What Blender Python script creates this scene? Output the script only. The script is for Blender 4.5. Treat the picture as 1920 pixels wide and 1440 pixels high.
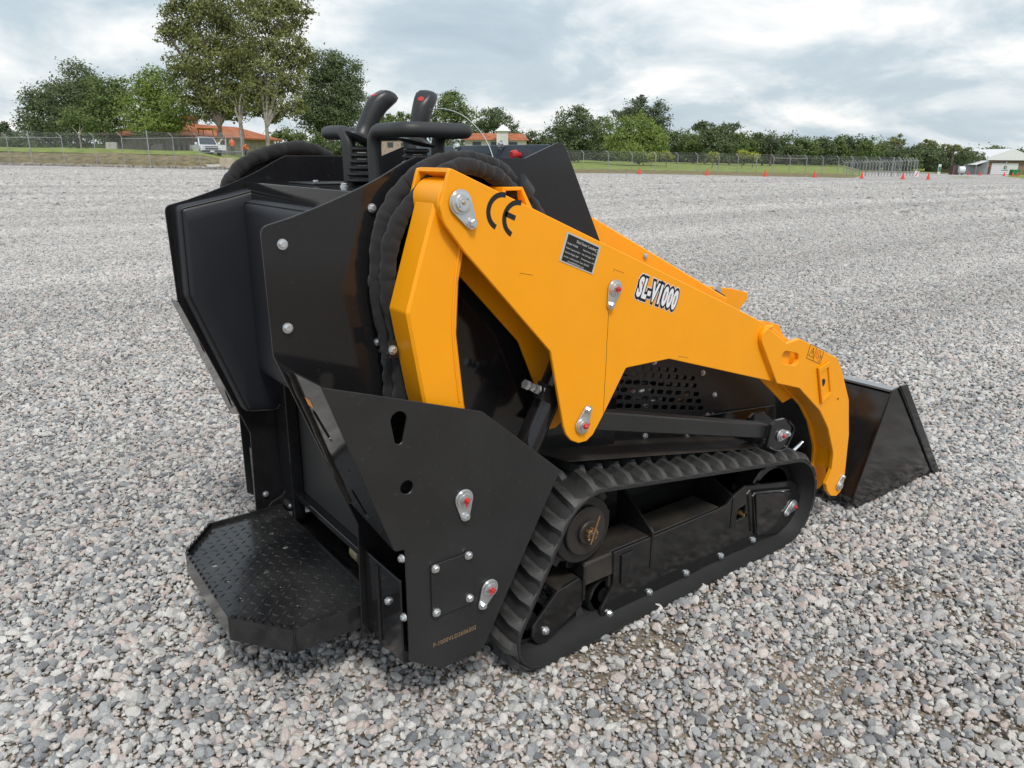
import bpy, bmesh, math, random
import numpy as np
from mathutils import Vector, Matrix, noise as mnoise

for o in list(bpy.data.objects): bpy.data.objects.remove(o)
scene = bpy.context.scene
COL = scene.collection
random.seed(7); rng = np.random.default_rng(7)
R_ = math.radians

# ------------------------------------------------------------------ camera
# World axes follow the loader: +X is its forward direction, +Y its left side, Z up.
EYE = 1.37                                   # eye height, metres
FPX, CU, CV = 1400.0, 960.0, 720.0           # focal length and centre of a 1920x1440 frame
AX = np.array([[0.79715359, -0.16882051, 0.57969456],
               [-0.60371968, -0.23604896, 0.76144825],
               [0.00828822, -0.95696422, -0.29008754]])
cam = bpy.data.cameras.new('camera'); cam_ob = bpy.data.objects.new('camera', cam); COL.objects.link(cam_ob)
cam.sensor_width = 36.0; cam.lens = FPX / 1920 * 36.0; cam.clip_start = 0.05; cam.clip_end = 6000
M = Matrix.Identity(4)
for i in range(3):
    M[i][0] = AX[i][0]; M[i][1] = -AX[i][1]; M[i][2] = -AX[i][2]
M[2][3] = EYE
cam_ob.matrix_world = M
scene.camera = cam_ob

# ------------------------------------------------------------------ sky, sun, exposure
SUN_EL, SUN_AZ = 56.0, 252.0                 # degrees; azimuth counter-clockwise from +X
w = bpy.data.worlds.new('World'); scene.world = w; w.use_nodes = True
nt = w.node_tree; nt.nodes.clear()
def wn(t, **k):
    n = nt.nodes.new(t)
    for a, b in k.items(): setattr(n, a, b)
    return n
L = nt.links.new
sky = wn('ShaderNodeTexSky', sky_type='NISHITA', sun_disc=False, sun_elevation=R_(SUN_EL), sun_rotation=R_(90 - SUN_AZ), air_density=1.3, dust_density=2.0, ozone_density=1.2)
tc = wn('ShaderNodeTexCoord')
sep = wn('ShaderNodeSeparateXYZ'); L(tc.outputs['Generated'], sep.inputs[0])
zc = wn('ShaderNodeMath', operation='MAXIMUM'); L(sep.outputs['Z'], zc.inputs[0]); zc.inputs[1].default_value = 0.0
za = wn('ShaderNodeMath', operation='ADD'); L(zc.outputs[0], za.inputs[0]); za.inputs[1].default_value = 0.30
dx = wn('ShaderNodeMath', operation='DIVIDE'); L(sep.outputs['X'], dx.inputs[0]); L(za.outputs[0], dx.inputs[1])
dy = wn('ShaderNodeMath', operation='DIVIDE'); L(sep.outputs['Y'], dy.inputs[0]); L(za.outputs[0], dy.inputs[1])
cmb = wn('ShaderNodeCombineXYZ'); L(dx.outputs[0], cmb.inputs[0]); L(dy.outputs[0], cmb.inputs[1])
n1 = wn('ShaderNodeTexNoise'); n1.inputs['Scale'].default_value = 1.9; n1.inputs['Detail'].default_value = 8.0; n1.inputs['Roughness'].default_value = 0.56; n1.inputs['Distortion'].default_value = 0.35
L(cmb.outputs[0], n1.inputs['Vector'])
cr = wn('ShaderNodeValToRGB')
el = cr.color_ramp.elements
el[0].position = 0.30; el[0].color = (0.47, 0.57, 0.655, 1)
el[1].position = 0.63; el[1].color = (1.08, 1.06, 1.04, 1)
e = el.new(0.45); e.color = (0.575, 0.67, 0.74, 1)
e = el.new(0.53); e.color = (0.78, 0.84, 0.875, 1)
n2 = wn('ShaderNodeTexNoise'); n2.inputs['Scale'].default_value = 0.55; n2.inputs['Detail'].default_value = 3.0; L(cmb.outputs[0], n2.inputs['Vector'])
na_ = wn('ShaderNodeMath', operation='MULTIPLY_ADD'); L(n2.outputs['Fac'], na_.inputs[0]); na_.inputs[1].default_value = 0.45; na_.inputs[2].default_value = -0.215
nb_ = wn('ShaderNodeMath', operation='ADD'); L(n1.outputs['Fac'], nb_.inputs[0]); L(na_.outputs[0], nb_.inputs[1])
L(nb_.outputs[0], cr.inputs[0])
mulc = wn('ShaderNodeMix', data_type='RGBA', blend_type='MULTIPLY'); mulc.inputs['Factor'].default_value = 1.0
L(cr.outputs['Color'], mulc.inputs['A']); mulc.inputs['B'].default_value = (6.9, 6.9, 6.9, 1)
mix = wn('ShaderNodeMix', data_type='RGBA'); mix.inputs['Factor'].default_value = 0.93
L(sky.outputs['Color'], mix.inputs['A']); L(mulc.outputs['Result'], mix.inputs['B'])
bg = wn('ShaderNodeBackground'); bg.inputs['Strength'].default_value = 0.10
L(mix.outputs['Result'], bg.inputs['Color'])
wo = wn('ShaderNodeOutputWorld'); L(bg.outputs[0], wo.inputs['Surface'])

sl = bpy.data.lights.new('sun', 'SUN'); sl.energy = 1.5; sl.angle = R_(12); sl.color = (1.0, 0.96, 0.90)
sun = bpy.data.objects.new('sun', sl); COL.objects.link(sun)
ca, sa, ce, se = math.cos(R_(SUN_AZ)), math.sin(R_(SUN_AZ)), math.cos(R_(SUN_EL)), math.sin(R_(SUN_EL))
sun.rotation_euler = Vector((ca * ce, sa * ce, se)).to_track_quat('Z', 'Y').to_euler()
vs = scene.view_settings
vs.view_transform = 'Standard'; vs.look = 'None'; vs.exposure = 0.58; vs.gamma = 1.0; vs.use_curve_mapping = False
scene.render.resolution_x, scene.render.resolution_y = 1024, 768

# ------------------------------------------------------------------ survey helpers
def ray(u, v):
    return AX @ np.array([u - CU, v - CV, FPX])
def sY(u, v, y):                 # (X, Z) of a sighted point on the upright plane Y = y
    r = ray(u, v); t = y / r[1]; return (float(r[0] * t), float(EYE + r[2] * t))
def sX(u, v, x):                 # (Y, Z) on the upright plane X = x
    r = ray(u, v); t = x / r[0]; return (float(r[1] * t), float(EYE + r[2] * t))
def sZ(u, v, z):                 # (X, Y) on the level plane Z = z
    r = ray(u, v); t = (z - EYE) / r[2]; return (float(r[0] * t), float(r[1] * t))
def sD(u, v, d):                 # point at distance d in front of the camera
    r = ray(u, v) * (d / FPX); return Vector((float(r[0]), float(r[1]), float(EYE + r[2])))

# ------------------------------------------------------------------ materials
MAT = {}
def nodes_of(name):
    m = bpy.data.materials.new(name); m.use_nodes = True; MAT[name] = m
    t = m.node_tree; return m, t, t.nodes['Principled BSDF']
def rgb(c): return (c[0], c[1], c[2], 1.0)
def surf(name, c, rough=.5, metal=0., var=.12, vscale=6., bump=0., bscale=120., coat=0., dust=0., dustc=(.35, .33, .30), rvar=.08, spec=.5, sheen=0., film=0., filmc=(.27, .28, .29)):
    m, t, p = nodes_of(name)
    N = t.nodes.new; K = t.links.new
    tcn = N('ShaderNodeTexCoord')
    no = N('ShaderNodeTexNoise'); no.inputs['Scale'].default_value = vscale; no.inputs['Detail'].default_value = 6; K(tcn.outputs['Object'], no.inputs['Vector'])
    mx = N('ShaderNodeMix'); mx.data_type = 'RGBA'
    mx.inputs['A'].default_value = rgb([x * (1 - var) for x in c]); mx.inputs['B'].default_value = rgb([min(1, x * (1 + var)) for x in c])
    K(no.outputs['Fac'], mx.inputs['Factor'])
    out = mx.outputs['Result']
    if dust > 0:
        d = N('ShaderNodeTexNoise'); d.inputs['Scale'].default_value = 64; d.inputs['Detail'].default_value = 9; d.inputs['Roughness'].default_value = .75
        K(tcn.outputs['Object'], d.inputs['Vector'])
        r = N('ShaderNodeMapRange'); r.inputs[1].default_value = .60; r.inputs[2].default_value = .78; r.inputs[3].default_value = 0; r.inputs[4].default_value = dust; K(d.outputs['Fac'], r.inputs[0])
        m2 = N('ShaderNodeMix'); m2.data_type = 'RGBA'; K(r.outputs[0], m2.inputs['Factor']); K(out, m2.inputs['A']); m2.inputs['B'].default_value = rgb(dustc); out = m2.outputs['Result']
    if film > 0:                             # thin uneven film of yard dust, thicker where it has settled
        d = N('ShaderNodeTexNoise'); d.inputs['Scale'].default_value = 3.1; d.inputs['Detail'].default_value = 10; d.inputs['Roughness'].default_value = .68; d.inputs['Distortion'].default_value = .6
        K(tcn.outputs['Object'], d.inputs['Vector'])
        r = N('ShaderNodeMapRange'); r.inputs[1].default_value = .42; r.inputs[2].default_value = .75; r.inputs[3].default_value = 0; r.inputs[4].default_value = film; K(d.outputs['Fac'], r.inputs[0])
        m2 = N('ShaderNodeMix'); m2.data_type = 'RGBA'; K(r.outputs[0], m2.inputs['Factor']); K(out, m2.inputs['A']); m2.inputs['B'].default_value = rgb(filmc); out = m2.outputs['Result']
    K(out, p.inputs['Base Color'])
    rr = N('ShaderNodeMapRange'); rr.inputs[3].default_value = max(.02, rough - rvar); rr.inputs[4].default_value = min(1, rough + rvar); K(no.outputs['Fac'], rr.inputs[0]); K(rr.outputs[0], p.inputs['Roughness'])
    p.inputs['Metallic'].default_value = metal; p.inputs['Specular IOR Level'].default_value = spec
    if coat: p.inputs['Coat Weight'].default_value = coat; p.inputs['Coat Roughness'].default_value = .12
    if sheen: p.inputs['Sheen Weight'].default_value = sheen; p.inputs['Sheen Roughness'].default_value = .6
    if bump:
        b = N('ShaderNodeTexNoise'); b.inputs['Scale'].default_value = bscale; b.inputs['Detail'].default_value = 4; K(tcn.outputs['Object'], b.inputs['Vector'])
        bn = N('ShaderNodeBump'); bn.inputs['Strength'].default_value = bump; bn.inputs['Distance'].default_value = .004; K(b.outputs['Fac'], bn.inputs['Height']); K(bn.outputs[0], p.inputs['Normal'])
    return m
surf('yellow', (.95, .365, .002), .40, var=.05, vscale=9, bump=.04, bscale=160, rvar=.06, dust=.05, dustc=(.5, .3, .1), spec=.4, film=.10, filmc=(.66, .30, .06))
surf('satin_black', (.017, .0172, .018), .40, var=.15, vscale=5, bump=.03, bscale=220, dust=.20, film=.035)
surf('gloss_black', (.012, .012, .0135), .10, var=.15, vscale=4, bump=.012, bscale=40, dust=.07, rvar=.04, film=.012)
surf('frame_black', (.012, .012, .0125), .14, var=.2, vscale=8, bump=.05, bscale=30, rvar=.08, dust=.14, dustc=(.20, .17, .13), film=.018, filmc=(.20, .19, .175))
surf('step_black', (.014, .014, .015), .16, var=.2, vscale=6, bump=.03, bscale=40, rvar=.08, dust=.25, film=.14, filmc=(.24, .235, .225))
surf('dusty_black', (.020, .018, .016), .55, var=.3, vscale=8, bump=.15, bscale=60, rvar=.1, dust=.75, dustc=(.20, .155, .115), film=.35, filmc=(.16, .125, .095))
surf('bucket_black', (.014, .013, .0125), .13, var=.25, vscale=3, bump=.03, bscale=14, dust=.08, rvar=.05)
surf('dash_black_sky_tint', (.10, .125, .155), .22, var=.1)  # bluish black, base colour lightened to stand in for the sky's reflection
surf('edge_steel', (.42, .43, .44), .4, metal=.7, var=.15)
surf('zinc', (.66, .68, .70), .30, metal=.85, var=.12, vscale=60, bump=.1, bscale=300)
surf('chrome', (.85, .86, .88), .10, metal=1., var=.02)
surf('brass', (.55, .38, .16), .35, metal=.8, var=.25, vscale=60)
surf('red_plastic', (.50, .03, .03), .35, var=.1)
surf('grip_rubber', (.026, .027, .028), .52, var=.12, bump=.08, bscale=400)
surf('handle_plastic', (.022, .023, .025), .38, var=.1, bump=.05, bscale=500)
surf('vinyl', (.013, .0145, .020), .48, var=.12, vscale=4, bump=.05, bscale=700, rvar=.05)
surf('piping', (.010, .011, .014), .5)
surf('sleeve', (.020, .0195, .021), .92, var=.35, vscale=30, bump=.5, bscale=55, sheen=.12, spec=.2)
surf('rubber', (.020, .020, .0205), .58, var=.25, vscale=14, bump=.22, bscale=80, dust=.8, dustc=(.22, .215, .205), film=.60, filmc=(.22, .216, .21))
surf('rubber_belt', (.019, .019, .0195), .55, var=.25, vscale=14, bump=.12, bscale=120, dust=.16, dustc=(.12, .115, .11))
surf('hub_steel', (.045, .040, .036), .5, metal=.4, var=.3, vscale=20, bump=.15)
surf('bronze', (.36, .22, .12), .4, metal=.8, var=.3, vscale=40)
surf('silver_foil', (.45, .43, .40), .35, metal=.6, var=.3, vscale=20, bump=.6, bscale=20)
surf('belt_tan', (.32, .27, .16), .6, var=.2)
surf('decal_black', (.008, .008, .009), .4)
surf('decal_white', (.80, .80, .84), .4)
surf('decal_red', (.70, .08, .03), .45)
surf('decal_orange', (.80, .33, .07), .5)
surf('plate_silver', (.62, .63, .62), .42, metal=.5, var=.1)
surf('etch_tan', (.26, .17, .10), .6)
# perforated rear screen: fine holes far too small to build
m, t, p = nodes_of('screen')
N = t.nodes.new; K = t.links.new
tcn = N('ShaderNodeTexCoord'); br = N('ShaderNodeTexVoronoi'); br.inputs['Scale'].default_value = 150; br.inputs['Randomness'].default_value = .0
K(tcn.outputs['Object'], br.inputs['Vector'])
cr_ = N('ShaderNodeValToRGB'); cr_.color_ramp.elements[0].position = .32; cr_.color_ramp.elements[0].color = (.003, .003, .003, 1); cr_.color_ramp.elements[1].position = .42; cr_.color_ramp.elements[1].color = (.035, .036, .038, 1)
K(br.outputs['Distance'], cr_.inputs[0]); K(cr_.outputs[0], p.inputs['Base Color']); p.inputs['Roughness'].default_value = .45

# ------------------------------------------------------------------ object helpers
WL = {}                                   # world location of every built object (no parent here is rotated)
def tag(o, label, cat=None, group=None):
    o['label'] = label
    if cat: o['category'] = cat
    if group: o['group'] = group
    return o
def empty(name, loc, label, cat, group=None):
    o = bpy.data.objects.new(name, None); COL.objects.link(o); o.location = loc; o.empty_display_size = .2
    WL[o] = Vector(loc); return tag(o, label, cat, group)
def link_mesh(name, me, mat, parent=None, loc=None, label=None, smooth=35):
    """me holds world coordinates; its origin is moved to the middle of the mesh."""
    if loc is None:
        co = np.empty(len(me.vertices) * 3, 'f'); me.vertices.foreach_get('co', co); co = co.reshape(-1, 3)
        c = (co.min(0) + co.max(0)) / 2; loc = Vector(c.tolist()); co -= c
        me.vertices.foreach_set('co', co.ravel())
    if smooth:
        me.polygons.foreach_set('use_smooth', [True] * len(me.polygons)); me.set_sharp_from_angle(angle=R_(smooth))
    me.update()
    if mat is not None and not me.materials: me.materials.append(MAT[mat] if isinstance(mat, str) else mat)
    o = bpy.data.objects.new(name, me); COL.objects.link(o)
    WL[o] = Vector(loc)
    if parent is not None: o.parent = parent; o.location = WL[o] - WL[parent]
    else: o.location = loc
    if label: o['label'] = label
    return o
def share(name, me, parent, mat4):
    """another object on shared mesh data, placed by a world matrix."""
    o = bpy.data.objects.new(name, me); COL.objects.link(o)
    WL[o] = mat4.translation.copy()
    l = mat4.copy()
    if parent is not None: o.parent = parent; l.translation = mat4.translation - WL[parent]
    o.matrix_basis = l
    return o
class MB:
    def __init__(s): s.v = []; s.f = []
    def add(s, vs_, fs_):
        b = len(s.v); s.v += [tuple(float(c) for c in q) for q in vs_]; s.f += [tuple(b + i for i in q) for q in fs_]; return s
    def box(s, x0, x1, y0, y1, z0, z1):
        p = [(x, y, z) for x in (x0, x1) for y in (y0, y1) for z in (z0, z1)]
        return s.add(p, [(0, 1, 3, 2), (4, 6, 7, 5), (0, 4, 5, 1), (2, 3, 7, 6), (0, 2, 6, 4), (1, 5, 7, 3)])
    def hexa(s, a, b):                     # two quads (lists of 4 points) joined
        return s.add(list(a) + list(b), [(0, 3, 2, 1), (4, 5, 6, 7), (0, 1, 5, 4), (1, 2, 6, 5), (2, 3, 7, 6), (3, 0, 4, 7)])
    def tube(s, pts, rad, n=12, cap=True, flat=1.0):
        P = [Vector(q) for q in pts]; rad = rad if hasattr(rad, '__len__') else [rad] * len(P)
        up = Vector((0, 0, 1)); t0 = (P[1] - P[0]).normalized()
        a = t0.cross(up)
        if a.length < 1e-3: a = t0.cross(Vector((1, 0, 0)))
        a.normalize(); rings = []
        for i, q in enumerate(P):
            t = (P[min(i + 1, len(P) - 1)] - P[max(i - 1, 0)]).normalized()
            a = (a - t * a.dot(t)).normalized(); b = t.cross(a)
            rings.append([q + (a * math.cos(2 * math.pi * k / n) + b * math.sin(2 * math.pi * k / n) * flat) * rad[i] for k in range(n)])
        vv = [x for r in rings for x in r]; ff = []
        for i in range(len(P) - 1):
            for k in range(n): ff.append((i * n + k, i * n + (k + 1) % n, (i + 1) * n + (k + 1) % n, (i + 1) * n + k))
        if cap: ff.append(tuple(range(n - 1, -1, -1))); ff.append(tuple((len(P) - 1) * n + k for k in range(n)))
        return s.add(vv, ff)
    def cyl(s, a, b, r, n=20, r2=None): return s.tube([a, b], [r, r if r2 is None else r2], n)
    def build(s, name, mat, parent=None, bev=0, seg=1, **k):
        me = bpy.data.meshes.new(name); me.from_pydata(s.v, [], s.f)
        bm = bmesh.new(); bm.from_mesh(me); bmesh.ops.recalc_face_normals(bm, faces=bm.faces[:])
        if bev:
            es = [e_ for e_ in bm.edges if len(e_.link_faces) == 2 and e_.calc_face_angle(0) > R_(38)]
            bmesh.ops.bevel(bm, geom=es, offset=bev, segments=seg, affect='EDGES', profile=.5, clamp_overlap=True)
        bm.to_mesh(me); bm.free()
        return link_mesh(name, me, mat, parent, **k)
def fillet(pts, seg=5):
    """points (a, b) or (a, b, r): corners with r get rounded."""
    out = []; n = len(pts)
    for i, q in enumerate(pts):
        if len(q) < 3 or q[2] <= 0: out.append((q[0], q[1])); continue
        p = Vector((q[0], q[1])); a = Vector(pts[i - 1][:2]) - p; b = Vector(pts[(i + 1) % n][:2]) - p
        la, lb = a.length, b.length; a.normalize(); b.normalize()
        ang = a.angle(b); d = min(q[2] / max(math.tan(ang / 2), 1e-3), la * .48, lb * .48)
        p0, p1 = p + a * d, p + b * d
        for k in range(seg + 1):
            t = k / seg; out.append(tuple(p0 * (1 - t) ** 2 + p * 2 * t * (1 - t) + p1 * t ** 2))
    return out
def outline_mesh(name, outer, holes, half, bev):
    cu = bpy.data.curves.new('tmp', 'CURVE'); cu.dimensions = '2D'; cu.fill_mode = 'BOTH'
    cu.extrude = max(half - bev, 1e-5); cu.bevel_depth = bev; cu.bevel_resolution = 0; cu.offset = -bev
    for poly in [outer] + list(holes):
        sp = cu.splines.new('POLY'); sp.points.add(len(poly) - 1); sp.use_cyclic_u = True
        for q, c in zip(sp.points, poly): q.co = (c[0], c[1], 0, 1)
    o = bpy.data.objects.new('tmp', cu); COL.objects.link(o)
    dg = bpy.context.evaluated_depsgraph_get()
    me = bpy.data.meshes.new_from_object(o.evaluated_get(dg)); me.name = name; me.materials.clear()
    bpy.data.objects.remove(o); bpy.data.curves.remove(cu)
    bm = bmesh.new(); bm.from_mesh(me); bmesh.ops.remove_doubles(bm, verts=bm.verts[:], dist=1e-5); bmesh.ops.recalc_face_normals(bm, faces=bm.faces[:]); bm.to_mesh(me); bm.free()
    return me
def plate(name, pts, y, th, mat, parent, holes=(), bev=.0012, px=None, label=None, smooth=30):
    """upright plate parallel to XZ. pts in (X, Z) or, with px, sighted points taken on plane px. Outer face at y, going inward by th."""
    def cv(q): return q if px is None else tuple(sY(q[0], q[1], px)) + tuple(q[2:])
    outer = fillet([cv(q) for q in pts]); hs = [fillet([cv(q) for q in h]) for h in holes]
    me = outline_mesh(name, outer, hs, abs(th) / 2, bev)
    co = np.empty(len(me.vertices) * 3, 'f'); me.vertices.foreach_get('co', co); co = co.reshape(-1, 3)
    co = np.stack([co[:, 0], y + th / 2 - co[:, 2], co[:, 1]], 1); me.vertices.foreach_set('co', co.astype('f').ravel())
    return link_mesh(name, me, mat, parent, label=label, smooth=smooth)
def slab(name, pts, O, U, V, th, mat, parent, holes=(), bev=.001, label=None, smooth=30):
    """plate in the plane O + a U + b V, thickness th along U x V."""
    O, U, V = Vector(O), Vector(U).normalized(), Vector(V).normalized(); Wn = U.cross(V).normalized()
    me = outline_mesh(name, fillet(pts), [fillet(h) for h in holes], abs(th) / 2, bev)
    for vtx in me.vertices:
        c = vtx.co.copy(); vtx.co = O + U * c.x + V * c.y + Wn * (c.z + th / 2)
    return link_mesh(name, me, mat, parent, label=label, smooth=smooth)
def circ(cx, cz, r, n=20, rz=None): return [(cx + r * math.cos(2 * math.pi * k / n), cz + (rz or r) * math.sin(2 * math.pi * k / n)) for k in range(n)]
def spline(pts, n=8):                     # Catmull-Rom through 2D or 3D points
    P = [Vector(q) for q in pts]; P = [P[0] * 2 - P[1]] + P + [P[-1] * 2 - P[-2]]; out = []
    for i in range(1, len(P) - 2):
        for k in range(n):
            t = k / n
            out.append(.5 * ((2 * P[i]) + (P[i + 1] - P[i - 1]) * t + (2 * P[i - 1] - 5 * P[i] + 4 * P[i + 1] - P[i + 2]) * t * t + (3 * P[i] - P[i - 1] - 3 * P[i + 1] + P[i + 2]) * t ** 3))
    out.append(P[-2]); return out
def bendpath(pts, r, n=6):                # polyline with rounded corners
    P = [Vector(q) for q in pts]; out = [P[0]]
    for i in range(1, len(P) - 1):
        a, b = (P[i - 1] - P[i]), (P[i + 1] - P[i]); d = min(r, a.length * .49, b.length * .49); a.normalize(); b.normalize()
        p0, p1 = P[i] + a * d, P[i] + b * d
        for k in range(n + 1):
            t = k / n; out.append(p0 * (1 - t) ** 2 + P[i] * 2 * t * (1 - t) + p1 * t * t)
    out.append(P[-1]); return out
def text_mesh(name, s, size, parent, mat, X, Z, y, ang=0., sx=1., th=.0006, off=0., shear=0., align='LEFT', space=1.):
    """flat lettering on an upright side plate, reading towards +X."""
    cu = bpy.data.curves.new('tmp', 'FONT'); cu.body = s; cu.size = size; cu.extrude = th / 2; cu.offset = off; cu.shear = shear; cu.align_x = align; cu.resolution_u = 3; cu.space_character = space
    o = bpy.data.objects.new('tmp', cu); COL.objects.link(o)
    me = bpy.data.meshes.new_from_object(o.evaluated_get(bpy.context.evaluated_depsgraph_get())); me.name = name; me.materials.clear()
    bpy.data.objects.remove(o); bpy.data.curves.remove(cu)
    ca_, sa_ = math.cos(ang), math.sin(ang)
    for vtx in me.vertices:
        x, zz, d = vtx.co.x * sx, vtx.co.y, vtx.co.z
        vtx.co = (X + x * ca_ - zz * sa_, y - d, Z + x * sa_ + zz * ca_)
    return link_mesh(name, me, mat, parent, smooth=0)

# ================================================================== the loader
YC = 1.962                                   # middle plane of the machine
Y_GUARD, Y_WING, Y_ARM, Y_TRK = 1.370, 1.562, 1.375, 1.343
loader = empty('compact_track_loader', (1.75, YC, 0), 'yellow and black stand-on compact track loader with front bucket on the gravel', 'loader')
MIRMESH = {}
def mirror(o, parent=None, deep=True, skip=()):
    """the same piece on the machine's left side."""
    me = o.data
    if me.name not in MIRMESH:
        m2 = me.copy(); bm = bmesh.new(); bm.from_mesh(m2)
        for vtx in bm.verts: vtx.co.y = -vtx.co.y
        bmesh.ops.reverse_faces(bm, faces=bm.faces[:]); bm.to_mesh(m2); bm.free(); MIRMESH[me.name] = m2
    c = bpy.data.objects.new(o.name.split('.')[0], MIRMESH[me.name]); COL.objects.link(c)
    wl = WL[o].copy(); wl.y = 2 * YC - wl.y; WL[c] = wl
    par = parent or loader
    F = Matrix.Diagonal((1, -1, 1, 1))
    mb = F @ o.matrix_basis @ F; mb.translation = wl - WL[par]
    c.parent = par; c.matrix_basis = mb
    if deep:
        for ch in list(o.children):
            if ch.name.split('.')[0] not in skip: mirror(ch, c, True, skip)
    return c

# ---- fasteners, one mesh per kind
def hexbolt_mesh(name, rw=.0115, rh=.0085, hh=.007, hw=.003):
    mb = MB()
    mb.cyl((0, 0, -.002), (0, 0, hw), rw, 20)
    mb.tube([(0, 0, hw), (0, 0, hw + hh * .8), (0, 0, hw + hh)], [rh, rh, rh * .82], 6)
    me = bpy.data.meshes.new(name); me.from_pydata(mb.v, [], mb.f); me.materials.append(MAT['zinc'])
    me.polygons.foreach_set('use_smooth', [True] * len(me.polygons)); me.set_sharp_from_angle(angle=R_(30)); return me
BOLT = hexbolt_mesh('bolt_mesh')
def facing(n, xdir=None):
    z = Vector(n).normalized(); x = Vector(xdir) if xdir is not None else (Vector((0, 0, 1)) if abs(z.z) < .9 else Vector((1, 0, 0)))
    x = (x - z * x.dot(z)).normalized(); y = z.cross(x)
    m_ = Matrix((x, y, z)).transposed().to_4x4(); return m_
def bolt(p, n, parent, s=1., name='bolt'):
    m_ = facing(n, (random.uniform(-1, 1), random.uniform(-1, 1), random.uniform(-1, 1))); m_ = m_ @ Matrix.Scale(s, 4); m_.translation = Vector(p)
    return share(name, BOLT, parent, m_)
def boltY(u, v, y, parent, s=1.):
    x, z = sY(u, v, y); return bolt((x, y, z), (0, -1, 0), parent, s)
# pin retainer: teardrop washer, stepped collar, bolt, red grease cap
def solid(mb, mat, name):
    me = bpy.data.meshes.new(name); me.from_pydata(mb.v, [], mb.f)
    bm = bmesh.new(); bm.from_mesh(me); bmesh.ops.recalc_face_normals(bm, faces=bm.faces[:]); bm.to_mesh(me); bm.free()
    me.materials.append(MAT[mat]); me.polygons.foreach_set('use_smooth', [True] * len(me.polygons)); me.set_sharp_from_angle(angle=R_(35)); return me
PD = .046
def teardrop():
    pts = []
    r1, r2 = .025, .0125; a = math.acos((r1 - r2) / PD)
    for k in range(25): t = a + (2 * math.pi - 2 * a) * k / 24; pts.append((r1 * math.cos(t), r1 * math.sin(t)))
    for k in range(11): t = -a + 2 * a * k / 10; pts.append((PD + r2 * math.cos(t), r2 * math.sin(t)))
    me = outline_mesh('pin_retainer_mesh', pts, [], .0025, .0006)
    for vtx in me.vertices: vtx.co.z += .0025
    me.materials.append(MAT['zinc']); return me
TEAR = teardrop()
COLLAR = solid(MB().tube([(0, 0, .004), (0, 0, .009), (0, 0, .0095), (0, 0, .014), (0, 0, .0145), (0, 0, .010)], [.0225, .0215, .0165, .0150, .0105, .0095], 24), 'zinc', 'collar_mesh')
CAP = solid(MB().tube([(0, 0, .008), (0, 0, .017), (0, .0005, .022), (0, .002, .024)], [.0075, .0075, .0055, .002], 12).tube([(0, 0, .018), (.010, .004, .021), (.013, .005, .021)], [.003, .0028, .0015], 8), 'red_plastic', 'grease_cap_mesh')
NIP = solid(MB().tube([(0, 0, .006), (0, 0, .012), (0, 0, .0125), (0, 0, .017)], [.006, .006, .004, .003], 10), 'brass', 'grease_nipple_mesh')
def retainer(u, v, bu, bv, y, parent, cap=True, s=1.):
    x, z = sY(u, v, y); x2, z2 = sY(bu, bv, y)
    m_ = facing((0, -1, 0), (x2 - x, 0, z2 - z)) @ Matrix.Scale(s, 4); m_.translation = Vector((x, y, z))
    o = share('pin_retainer', TEAR, parent, m_)
    return o, m_
def pin(u, v, bu, bv, y, parent, cap=True, s=1.):
    o, m_ = retainer(u, v, bu, bv, y, parent, cap, s)
    # fittings belong to the same part as the washer
    b = m_ @ Matrix.Translation((PD, 0, .0045))
    for nm, me, mm in (('collar', COLLAR, m_), ('bolt', BOLT, b), ('grease_cap', CAP, m_ @ Matrix.Rotation(-.9, 4, 'Z')) if cap else ('grease_nipple', NIP, m_)):
        share(nm, me, parent, mm)
    return o

# ---- rear wings
def bez(pts, n=10): return [tuple(q) for q in spline(pts, n)]
wtop = [(.600, 1.2455)] + bez([(.600, 1.2455), (.691, 1.276), (.796, 1.318), (.873, 1.3575), (.905, 1.371)], 5)[1:]
wb = sY(513, 668, Y_WING); wc = sY(671, 984, Y_WING); wd = sY(679, 1200, Y_WING)
wing_pts = [(.533, 1.228, .022)] + wtop + [(1.09, 1.371), (1.225, 1.369), (1.352, 1.416, .03), (1.499, 1.148), (1.60, .90), (1.60, .45), (1.05, .40), (1.00, .22), (wd[0], wd[1]), (wc[0], wc[1], .01), (wb[0], wb[1], .02)]
wing = plate('wing_panel', wing_pts, Y_WING, .006, 'gloss_black', loader, bev=.0016)
for u, v in ((529, 458), (539, 615), (697, 390), (709, 641)): boltY(u, v, Y_WING - .001, wing, 1.0 if u < 600 else .9)
wing_l = mirror(wing)
for u, v in ((498, 926), ): 
    x, z = sY(u, v, 2 * YC - Y_WING - .006); bolt((x, 2 * YC - Y_WING - .0065, z), (0, -1, 0), wing_l, .9)
# bright bare edge of the cut wing top
edge3 = [(x_, Y_WING + .003, z_ + .0004) for x_, z_ in wtop + [(1.09, 1.371), (1.225, 1.369), (1.335, 1.409)]]

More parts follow.
